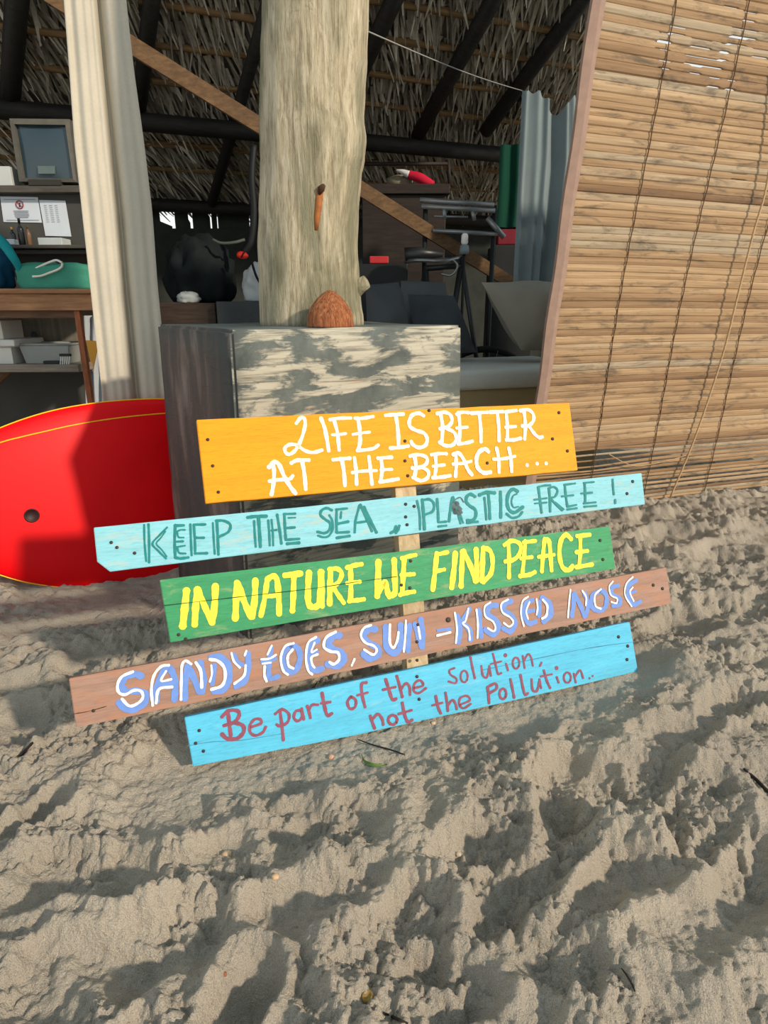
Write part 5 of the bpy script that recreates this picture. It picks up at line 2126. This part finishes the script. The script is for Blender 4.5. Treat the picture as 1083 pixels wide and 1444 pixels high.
# sunglasses on the towel
o = thing('sunglasses', at_y(62, 383, YT + .07), 'white-framed sunglasses lying on the sea-green towel', 'sunglasses')
wm = plain('white_frame', (232, 226, 212), 0.4, 0.04, 20, 0.5)
ya, yb = YT + .035, YT + .060
for pts in ([(45, 381, yb), (60, 374, yb), (72, 369, yb), (80, 367, yb), (87, 370, .5 * (ya + yb))], [(46, 390, ya), (58, 389, ya), (72, 384, ya), (82, 380, ya), (87, 376, ya), (88, 372, .5 * (ya + yb))]):
    mb = MB()
    mb.tube(catmull([at_y(u, v, y) for u, v, y in pts], 6), 0.0050, 7)
    mb.build('frame_arm', wm, o, True)
lens = plain('dark_lens', (26, 34, 36), 0.15, 0.1, 10, 0.6)
for (u, v, rx, rz, y) in ((58, 381, 0.030, 0.010, YT + .07), (83, 374, 0.018, 0.016, YT + .08)):
    c = at_y(u, v, y)
    mb = MB()
    mb.lathe(c, [(0.2, 0), (1.0, .1), (1.0, .3), (0.2, .45)], 20, (0, -1, 0))
    mb.v = [(c.x + (x - c.x) * rx, c.y + (y_ - c.y) * 0.012, c.z + (z - c.z) * rz) for x, y_, z in mb.v]
    mb.build('lens', lens, o, True)
# white and ochre cloth hung behind the counter leg
wcl = cloth_mat('grey_white_cloth', (176, 184, 190))
p = at_y(128, 520, YT + .24)
mb = MB()
rows = []
for i in range(26):
    v = 445 + (598 - 445) * i / 25
    row = []
    for j in range(21):
        u = 113 + (146 - 113) * j / 20 + (v - 445) * 0.06
        q = at_y(u, v, YT + .24)
        q.y += 0.018 * math.sin(j * 0.9 + i * 0.12) + 0.006 * math.sin(j * 2.3)
        row.append(q)
    rows.append(row)
mb.grid(rows)
mb.grid([list(reversed([q + Vector((0, .003, 0)) for q in r])) for r in rows])
o = mb.build('hanging_cloth', wcl, None, True, rows[-1][10])
tag(o, 'pale grey cloth hanging between the counter leg and the cream curtain', 'cloth')
mb = MB()
q = [at_y(121, 480, YT + .21), at_y(137, 481, YT + .21), at_y(136, 494, YT + .21), at_y(130, 524, YT + .21)]
mb.hexa(q + [p_ + Vector((0, .012, 0)) for p_ in q])
mb.build('ochre_patch', cloth_mat('ochre_cloth', (150, 116, 50)), o)

# ------------------------------------------------------------------ MIDDLE: gear between curtain and trunk
def gear_box(name, label, cat, u1, u2, v1, v2, y, depth, m, z0=None, r=0.006):
    a, b = at_y(u1, v1, y), at_y(u2, v1, y)
    zb = at_y(u1, v2, y).z if z0 is None else z0
    mb = MB()
    mb.bbox(((a.x + b.x) / 2, y + depth / 2, (a.z + zb) / 2), Vector(((b.x - a.x) / 2, 0, 0)), Vector((0, depth / 2, 0)), UP * ((a.z - zb) / 2), r)
    o = mb.build(name, m, None, False, Vector(((a.x + b.x) / 2, y + depth / 2, zb)))
    tag(o, label, cat)
    return o, a.z


BY = 3.5
o, BZ = gear_box('wooden_chest', 'low dark brown chest between the cream curtain and the trunk', 'chest', 215, 303, 427, 520, BY, 0.5, wood('dark_chest_wood', (74, 60, 50), (52, 42, 36), rot=0, stretch=(2, 20, 20)), -0.06)
o, BZ2 = gear_box('storage_crate', 'charcoal crate beside the brown chest, behind the trunk', 'crate', 304, 420, 425, 520, BY - .05, 0.5, plain('charcoal_plastic', (56, 62, 64), 0.6), -0.06)
blk = cloth_mat('black_nylon', (26, 32, 34))
pc = at_y(286, 425, BY + .25)
sc_ = (pc - ORG).dot(FWD) / F
o = lump('duffel_bag', 'big black gear bag heaped on the brown chest', 'bag', (at_y(282, 400, BY + .25).x, BY + .26, BZ), 44 * sc_, 0.20, at_y(286, 335, BY + .25).z - BZ, blk, 5, rough=0.22, power=2.2)
mb = MB()
mb.tube(catmull([at_y(300, 338, BY + .1), at_y(312, 343, BY + .08), at_y(330, 342, BY + .08), at_y(345, 338, BY + .1)], 6), 0.008, 7)
mb.build('handle', plain('grey_webbing', (76, 80, 74), 0.8), o, True)
o = lump('crumpled_cloth', 'small crumpled white cloth on the brown chest', 'cloth', (at_y(265, 420, BY + .04).x, BY + .045, BZ), 14 * sc_, 0.05, at_y(265, 411, BY + .04).z - BZ, cloth_mat('white_rag', (170, 178, 178)), 2, rough=0.3, sub=3)
# white bag with black strap on the crate
pc = at_y(365, 400, BY + .1)
o = lump('tote_bag', 'white canvas bag with a black strap behind the trunk', 'bag', (at_y(372, 400, BY + .12).x, BY + .14, BZ2), 28 * sc_, 0.11, at_y(365, 370, BY + .1).z - BZ2, cloth_mat('white_canvas', (190, 196, 196)), 6, rough=0.16, power=2.6)
mb = MB()
mb.tube(catmull([at_y(355, 369, BY + .0), at_y(358, 380, BY - .0), at_y(362, 391, BY + .0), at_y(368, 401, BY + .01)], 6), 0.007, 6)
mb.build('strap', plain('black_strap', (20, 22, 24), .8), o, True)
# red float
c = at_y(342, 359, BY + .05)
mb = MB()
r_ = 7.5 * sc_
mb.lathe(c - Vector((r_, 0, 0)), [(0.003, 0), (r_ * .4, r_ * .15), (r_ * .62, r_ * .6), (r_ * .6, r_ * 1.1), (r_ * .5, r_ * 1.6), (0.004, r_ * 2)], 20, (1, 0, -0.1))
o = mb.build('float', plain('signal_red', (226, 52, 36), 0.4, 0.1, 20), None, True, c)
tag(o, 'small bright red float hanging beside the trunk over the white bag', 'float')
mb = MB()
mb.tube([c + Vector((-0.004, -r_ * .64, -r_ * .5)), c + Vector((0.006, -r_ * .68, 0)), c + Vector((0.018, -r_ * .6, r_ * .5))], 0.004, 6)
mb.build('band', plain('black_band', (20, 20, 20), .7), o, True)
# black hose hanging along the trunk
mb = MB()
mb.tube(catmull([at_y(358, 205, BY + .12), at_y(355, 250, BY + .1), at_y(358, 300, BY + .1), at_y(354, 340, BY + .1), at_y(345, 356, BY + .1)], 8), 0.018, 8)
o = mb.build('hose', plain('black_rubber', (18, 22, 24), .6), None, True, at_y(358, 205, BY + .12))
tag(o, 'black hose hanging down just left of the trunk', 'hose')

# ------------------------------------------------------------------ RIGHT: daybed, cushions and gear
def build_daybed():
    root_p = hit(720, 560, BL_P + N * 0.40, N)
    base = Vector((root_p.x, root_p.y, 0))
    z1 = hit(700, 526, base, N).z
    root = thing('daybed', Vector((base.x, base.y, -0.02)), 'low daybed with a white cotton mattress behind the blind', 'daybed')
    l = hit(520, 526, base, N)
    r = hit(860, 526, base, N)
    L = (r - l).length
    c = (l + r) / 2
    mb = MB()
    mb.bbox(Vector((c.x, c.y, z1 - 0.03)) + N * 0.34, E * (L / 2), N * 0.34, UP * 0.045, 0.022)
    mb.build('mattress', cloth_mat('white_cotton_cover', (196, 198, 190)), root, True)
    mb = MB()
    mb.bbox(Vector((c.x, c.y, (z1 - 0.075 - 0.06) / 2)) + N * 0.35, E * (L / 2 - .01), N * 0.32, UP * ((z1 - 0.075 + 0.06) / 2), 0.01)
    mb.build('base', plain('ochre_plaster', (156, 140, 104), 0.85, 0.1, 6), root)
    return base, z1 + 0.015


DB, DZ = build_daybed()


def cushion(name, label, quad, base_off, thick, m, cat='cushion'):
    """a stuffed square leaning back; quad pixel corners bl, br, tr, tl"""
    b0 = DB + N * base_off
    P = []
    for k, (u, v) in enumerate(quad):
        off = N * (0.0 if k < 2 else 0.12)
        P.append(hit(u, v, b0 + off, N))
    n = 30
    nrm = (P[1] - P[0]).cross(P[3] - P[0]).normalized()
    if nrm.y > 0:
        nrm.negate()
    mb = MB()
    for sg in (1, -1):
        rows = []
        for i in range(n + 1):
            row = []
            for j in range(n + 1):
                s, t = j / n, i / n
                p = P[0].lerp(P[1], s).lerp(P[3].lerp(P[2], s), t)
                k = (max(0, 1 - (2 * s - 1) ** 2) * max(0, 1 - (2 * t - 1) ** 2)) ** 0.5
                # pinched sides
                mid = (P[0] + P[1] + P[2] + P[3]) / 4
                pinch = 0.07 * (math.sin(math.pi * s) + math.sin(math.pi * t) - 1)
                p = p + (mid - p) * max(0, pinch) * 0.5
                w = 0.05 * mnoise.noise(p * 5) + 0.022 * mnoise.noise(p * 13)
                row.append(p + nrm * sg * (thick * k + w * k))
            rows.append(row if sg > 0 else list(reversed(row)))
        mb.grid(rows)
    bot = min((Vector(v) for v in mb.v), key=lambda q: q.z)
    c = Vector(bot)
    o = mb.build(name, m, None, True, c)
    tag(o, label, cat)
    return o


cushion('cushion', 'large greyish beige cushion leaning at the blind end of the daybed', [(735, 494), (830, 494), (812, 400), (679, 398)], 0.26, 0.15, cloth_mat('grey_beige_cotton', (150, 146, 134)))
dg = cloth_mat('charcoal_cloth', (70, 76, 80))
cushion('cushion', 'charcoal cushion in the middle of the daybed', [(590, 500), (672, 497), (640, 417), (575, 415)], 0.42, 0.06, dg)
cushion('cushion', 'charcoal cushion next to the tree trunk', [(520, 496), (585, 494), (562, 398), (515, 402)], 0.34, 0.06, cloth_mat('dark_grey_cloth', (78, 82, 84)))
cushion('cushion', 'dark grey cushion standing behind the two charcoal ones', [(560, 470), (640, 470), (628, 398), (566, 396)], 0.62, 0.05, cloth_mat('slate_cloth', (88, 92, 94)))

RY = 4.6


def build_cabinet():
    m = wood('dark_cabinet_wood', (56, 46, 40), (38, 32, 28), rot=0, stretch=(2, 20, 20))
    a, b = at_y(508, 260, RY), at_y(632, 262, RY)
    z1 = a.z
    z0 = -0.06
    root = thing('cabinet', Vector(((a.x + b.x) / 2, RY + .2, z0)), 'dark wooden cabinet behind the sloping timber', 'cabinet')
    mb = MB()
    mb.bbox(((a.x + b.x) / 2, RY + .2, (z1 + z0) / 2 - .03), Vector(((b.x - a.x) / 2 - .01, 0, 0)), Vector((0, .2, 0)), UP * ((z1 - z0) / 2 - .03), .006)
    mb.build('body', m, root)
    mb = MB()
    mb.bbox(((a.x + b.x) / 2, RY + .19, z1 - .03), Vector(((b.x - a.x) / 2 + .01, 0, 0)), Vector((0, .22, 0)), UP * .03, .005)
    mb.build('top', m, root)
    # open frame above
    for (u1, v1, u2, v2, w) in ((632, 225, 634, 262, .013), (508, 231, 634, 231, .012)):
        mb = MB()
        mb.tube([at_y(u1, v1, RY + .1), at_y(u2, v2, RY + .1)], w, 8)
        mb.build('frame_bar', m, root, True)
    return z1


CZ = build_cabinet()
sc2 = (at_y(580, 260, RY) - ORG).dot(FWD) / F
o = lump('cloth_bundle', 'beige cloth heap on top of the dark cabinet', 'cloth', (at_y(564, 258, RY + .12).x, RY + .12, CZ), 19 * sc2, 0.08, at_y(564, 247, RY + .1).z - CZ, cloth_mat('dull_beige_cloth', (132, 124, 106)), 9, rough=.25, sub=3)
mb = MB()
P = catmull([at_y(575, 246, RY + .03), at_y(590, 250, RY + .02), at_y(600, 255, RY + .02), at_y(611, 260, RY + .03)], 8)
mb.tube(P, [0.010 + 0.022 * math.sin(math.pi * (0.25 + 0.6 * i / (len(P) - 1))) for i in range(len(P))], 10)
o = mb.build('life_vest', cloth_mat('crimson_cloth', (196, 34, 62)), None, True, at_y(600, 257, RY + .03))
tag(o, 'crimson bundle with a white end on the dark cabinet', 'bundle')
mb = MB()
P = catmull([at_y(559, 240, RY + .03), at_y(567, 242, RY + .02), at_y(576, 246, RY + .02)], 6)
mb.tube(P, [0.006 + 0.018 * i / (len(P) - 1) for i in range(len(P))], 9)
mb.build('white_end', cloth_mat('white_cloth', (220, 220, 222)), o, True)


def build_rack():
    m = plain('brushed_grey_metal', (150, 154, 156), 0.45, 0.1, 20, 0.5, 0, 0.6)
    y = 4.0
    root = thing('metal_rack', Vector((at_y(640, 330, y).x, y, -0.05)), 'grey tubular metal rack above the sloping timber', 'rack')
    bars = [((592, 282), (697, 289), 0.014, 'rail'), ((594, 291), (698, 297), 0.014, 'rail'), ((610, 325), (702, 330), 0.012, 'rail'),
            ((626, 294), (627, 309), .012, 'upright'), ((666, 297), (669, 311), .012, 'upright'),
            ((687, 307), (711, 335), .016, 'brace'), ((612, 305), (660, 306), .006, 'cross_bar')]
    for (p, q, r, nm) in bars:
        mb = MB()
        a, b = at_y(p[0], p[1], y), at_y(q[0], q[1], y)
        mb.tube([a, b], r, 8)
        mb.build(nm, m, root, True)
    for u in (600, 698):
        a = at_y(u, 290, y + .03)
        mb = MB()
        mb.tube([a, Vector((a.x, a.y, -0.1))], 0.014, 8)
        mb.build('leg', plain('dark_metal', (40, 44, 46), .5), root, True)
    return root


build_rack()


def build_bicycle():
    m = plain('black_bicycle_paint', (34, 38, 40), 0.4, 0.1, 20, 0.5)
    gm = plain('bicycle_chrome', (140, 146, 148), 0.35, 0.1, 20, 0.5, 0, 0.7)
    y = 3.95
    c = at_y(626, 388, y)
    root = thing('bicycle', Vector((c.x, y, -0.06)), 'dark bicycle standing in the clutter under the metal rack', 'bicycle')
    sc = (c - ORG).dot(FWD) / F

    def wheel(cx, nm='wheel'):
        r = 0.33
        cc = Vector((cx, y, -0.06 + r))
        pts = [cc + Vector((math.cos(t) * r, 0.02 * math.sin(t), math.sin(t) * r)) for t in np.linspace(0, 2 * math.pi, 33)]
        mb = MB()
        mb.tube(pts, 0.02, 8, False)
        w = mb.build(nm, plain('tyre_rubber', (22, 24, 25), .8), root, True)
        mb = MB()
        for k in range(14):
            t = 2 * math.pi * k / 14
            mb.tube([cc, cc + Vector((math.cos(t) * r, 0, math.sin(t) * r))], 0.0016, 4)
        mb.tube([cc - Vector((0, .05, 0)), cc + Vector((0, .05, 0))], 0.018, 8)
        mb.build('spokes', gm, w, True)
        return cc
    w1 = wheel(at_y(585, 400, y).x - .12)
    w2 = wheel(at_y(690, 400, y).x)
    seat_top = at_y(600, 363, y)
    head = at_y(650, 362, y)
    crank = Vector(((w1.x + w2.x) / 2, y, w1.z - .03))
    for nm, a, b, r in (('frame_tube', seat_top - UP * .06, head - UP * .05, .016), ('frame_tube', seat_top - UP * .05, crank, .016), ('frame_tube', head - UP * .06, crank, .017),
                        ('frame_tube', seat_top - UP * .07, w1, .010), ('frame_tube', crank, w1, .010), ('fork', head, w2, .014)):
        mb = MB()
        mb.tube([a, b], r, 8)
        mb.build(nm, m, root, True)
    mb = MB()
    mb.tube(catmull([at_y(572, 369, y), at_y(590, 367, y - .1), at_y(625, 368, y - .1), at_y(648, 363, y)], 6), .011, 8)
    mb.build('handlebar', gm, root, True)
    mb = MB()
    mb.tube([seat_top - Vector((.12, 0, -.01)), seat_top - Vector((.03, 0, -.02)), seat_top + Vector((.1, 0, .015))], [.045, .04, .015], 10)
    mb.build('saddle', m, root, True)
    mb = MB()
    mb.tube(catmull([at_y(622, 366, y - .05), at_y(637, 366, y - .06), at_y(645, 376, y - .06), at_y(636, 388, y - .06), at_y(622, 386, y - .05)], 6), .007, 7)
    mb.build('brake_cable', gm, root, True)
    return root


build_bicycle()
# bright lamp glass
c = at_y(655, 345, 3.75)
sc3 = (c - ORG).dot(FWD) / F
o = thing('lantern', c, 'small white glass lantern among the dark gear under the rack', 'lantern')
mb = MB()
r_ = 5 * sc3
zt = at_y(655, 329, 3.75).z
mb.lathe((c.x, c.y, c.z), [(r_ * .7, 0), (r_, .01), (r_ * .95, (zt - c.z) * .8), (r_ * .6, zt - c.z)], 16)
mb.build('glass', plain('white_glass', (240, 240, 236), .3, .02, 5, .5), o, True)
mb = MB()
mb.lathe((c.x, c.y, c.z - .05), [(r_ * 1.3, 0), (r_ * 1.4, .02), (r_ * 1.2, .045), (r_ * .8, .05)], 16)
mb.build('base', plain('grey_blue_base', (112, 126, 134), .5), o, True)
mb = MB()
mb.tube([Vector((c.x, c.y, c.z - .05)), Vector((c.x, c.y, -0.06))], .008, 6)
mb.build('stand', plain('dark_stand', (30, 32, 34), .6), o, True)
# red box on the left
o, _ = gear_box('box', 'small red box against the dark gear right of the trunk', 'box', 521, 548, 361, 371.5, 4.1, .1, plain('dull_red', (186, 48, 52), .6, .08, 20), None)
o, _ = gear_box('suitcase', 'black suitcase under the small red box', 'suitcase', 505, 575, 371.8, 460, 4.08, .25, plain('black_case_shell', (28, 32, 34), .5), -0.05)
# green drape
build_curtain('drape', 'dark green drape hanging behind the grey-blue curtain', [(205, 704, 760), (260, 702, 760), (300, 700, 757), (321, 698, 755)], 4.5,
              [(.1, .1, .1, .03), (.4, .4, .1, .05), (.7, .7, .1, .03)], cloth_mat('bottle_green_cloth', (14, 64, 50)), .03, 40, 24)
o, _ = gear_box('bucket', 'maroon crate below the green drape', 'crate', 703, 745, 323, 345, 4.42, .2, plain('maroon_plastic', (120, 30, 44), .5), None)
o2, _ = gear_box('cupboard', 'low black cupboard under the maroon crate', 'cupboard', 698, 760, 345.2, 420, 4.40, .3, plain('black_cupboard_paint', (34, 38, 40), .6), -0.06)
mb = MB()

# ------------------------------------------------------------------ small things on the sand
def on_sand(u, v):
    p = at_z(u, v, 0)
    for _ in range(12):
        z = sz(p.x, p.y)
        p = at_z(u, v, z)
    return p


dkt = plain('dark_twig', (40, 34, 30), .9, .3, 60)


def twig(label, pix, r):
    pts = [on_sand(u, v) + UP * (r + 0.003) for u, v in pix]
    P = catmull(pts, 5)
    mb = MB()
    mb.tube(P, [r * (0.6 + 0.4 * math.sin(math.pi * i / (len(P) - 1))) for i in range(len(P))], 6)
    o = mb.build('twig', dkt, None, True, pts[0])
    tag(o, label, 'twig')


twig('thin dark twig lying just in front of the sky-blue board', [(504, 1045), (523, 1052), (544, 1058), (560, 1063), (571, 1067)], .0016)
twig('short dark twig in the sand near the bottom edge', [(541, 1432), (552, 1437), (563, 1442), (575, 1447)], .0018)
twig('thin twig lying on the smooth mound at the lower right', [(876, 1369), (884, 1380), (891, 1392), (895, 1402)], .0013)
twig('dark stick half buried at the right edge', [(1048, 1088), (1062, 1100), (1078, 1116), (1090, 1126)], .0035)
twig('pale grey stick on the sand below the brown board end', [(20, 1078), (32, 1066), (44, 1054), (52, 1045)], .003)
# round seed
p = on_sand(518, 1407)
mb = MB()
r_ = 9 / F * (p - ORG).dot(FWD)
mb.lathe(p - UP * .002, [(r_ * .8, 0), (r_, r_ * .4), (r_ * .9, r_ * .8), (r_ * .7, r_ * .95), (r_ * .55, r_ * .7), (.0004, r_ * .6)], 18)
o = mb.build('seed_pod', plain('yellow_brown_pod', (150, 122, 66), .8, .4, 180), None, True, p)
tag(o, 'small round yellow-brown seed pod near the bottom edge of the sand', 'seed pod')
# green leaf
p = [on_sand(u, v) + UP * .003 for u, v in ((510, 1066), (514, 1076), (524, 1081), (536, 1082), (546, 1080))]
mb = MB()
P = catmull(p, 5)
rows = []
for i, q in enumerate(P):
    s = i / (len(P) - 1)
    w = .004 * math.sin(math.pi * min(1, s * 1.05 + .08))
    rows.append([q + Vector((0, -w, .001)), q + UP * 0, q + Vector((0, w, .003))])
mb.grid(rows)
mb.grid([list(reversed([a_ - UP * .0006 for a_ in r])) for r in rows])
o = mb.build('leaf', plain('green_leaf', (96, 126, 60), .6, .2, 40), None, True, p[0])
tag(o, 'small narrow green leaf in front of the sky-blue board', 'leaf')
# pebbles and shell bits
pebs = [(467, 1068, 4.5, (206, 160, 130), 'peach pebble below the sky-blue board'), (611, 1020, 3.2, (212, 180, 150), 'tiny pale pebble under the word not'),
        (646, 1205 - 0, 4, (196, 180, 156), 'pale shell chip in the middle of the sand'), (320, 1206, 7, (206, 178, 146), 'cream shell fragment in the left half of the sand'),
        (388, 1237, 5, (206, 170, 132), 'pale stone on the crumbled ridge'), (316, 1374, 4, (150, 96, 70), 'reddish pebble on the rim of the deep hole'),
        (985, 727, 4, (200, 190, 176), 'white shell chip by the foot of the blind')]
for (u, v, rp, col, lab) in pebs:
    p = on_sand(u, v)
    r_ = rp / F * (p - ORG).dot(FWD)
    lump('pebble', lab, 'pebble', p - UP * r_ * .3, r_, r_ * .8, r_ * 1.1, plain('pebble_%d' % u, col, .8, .1, 60), u * .1, rough=.25, sub=3)
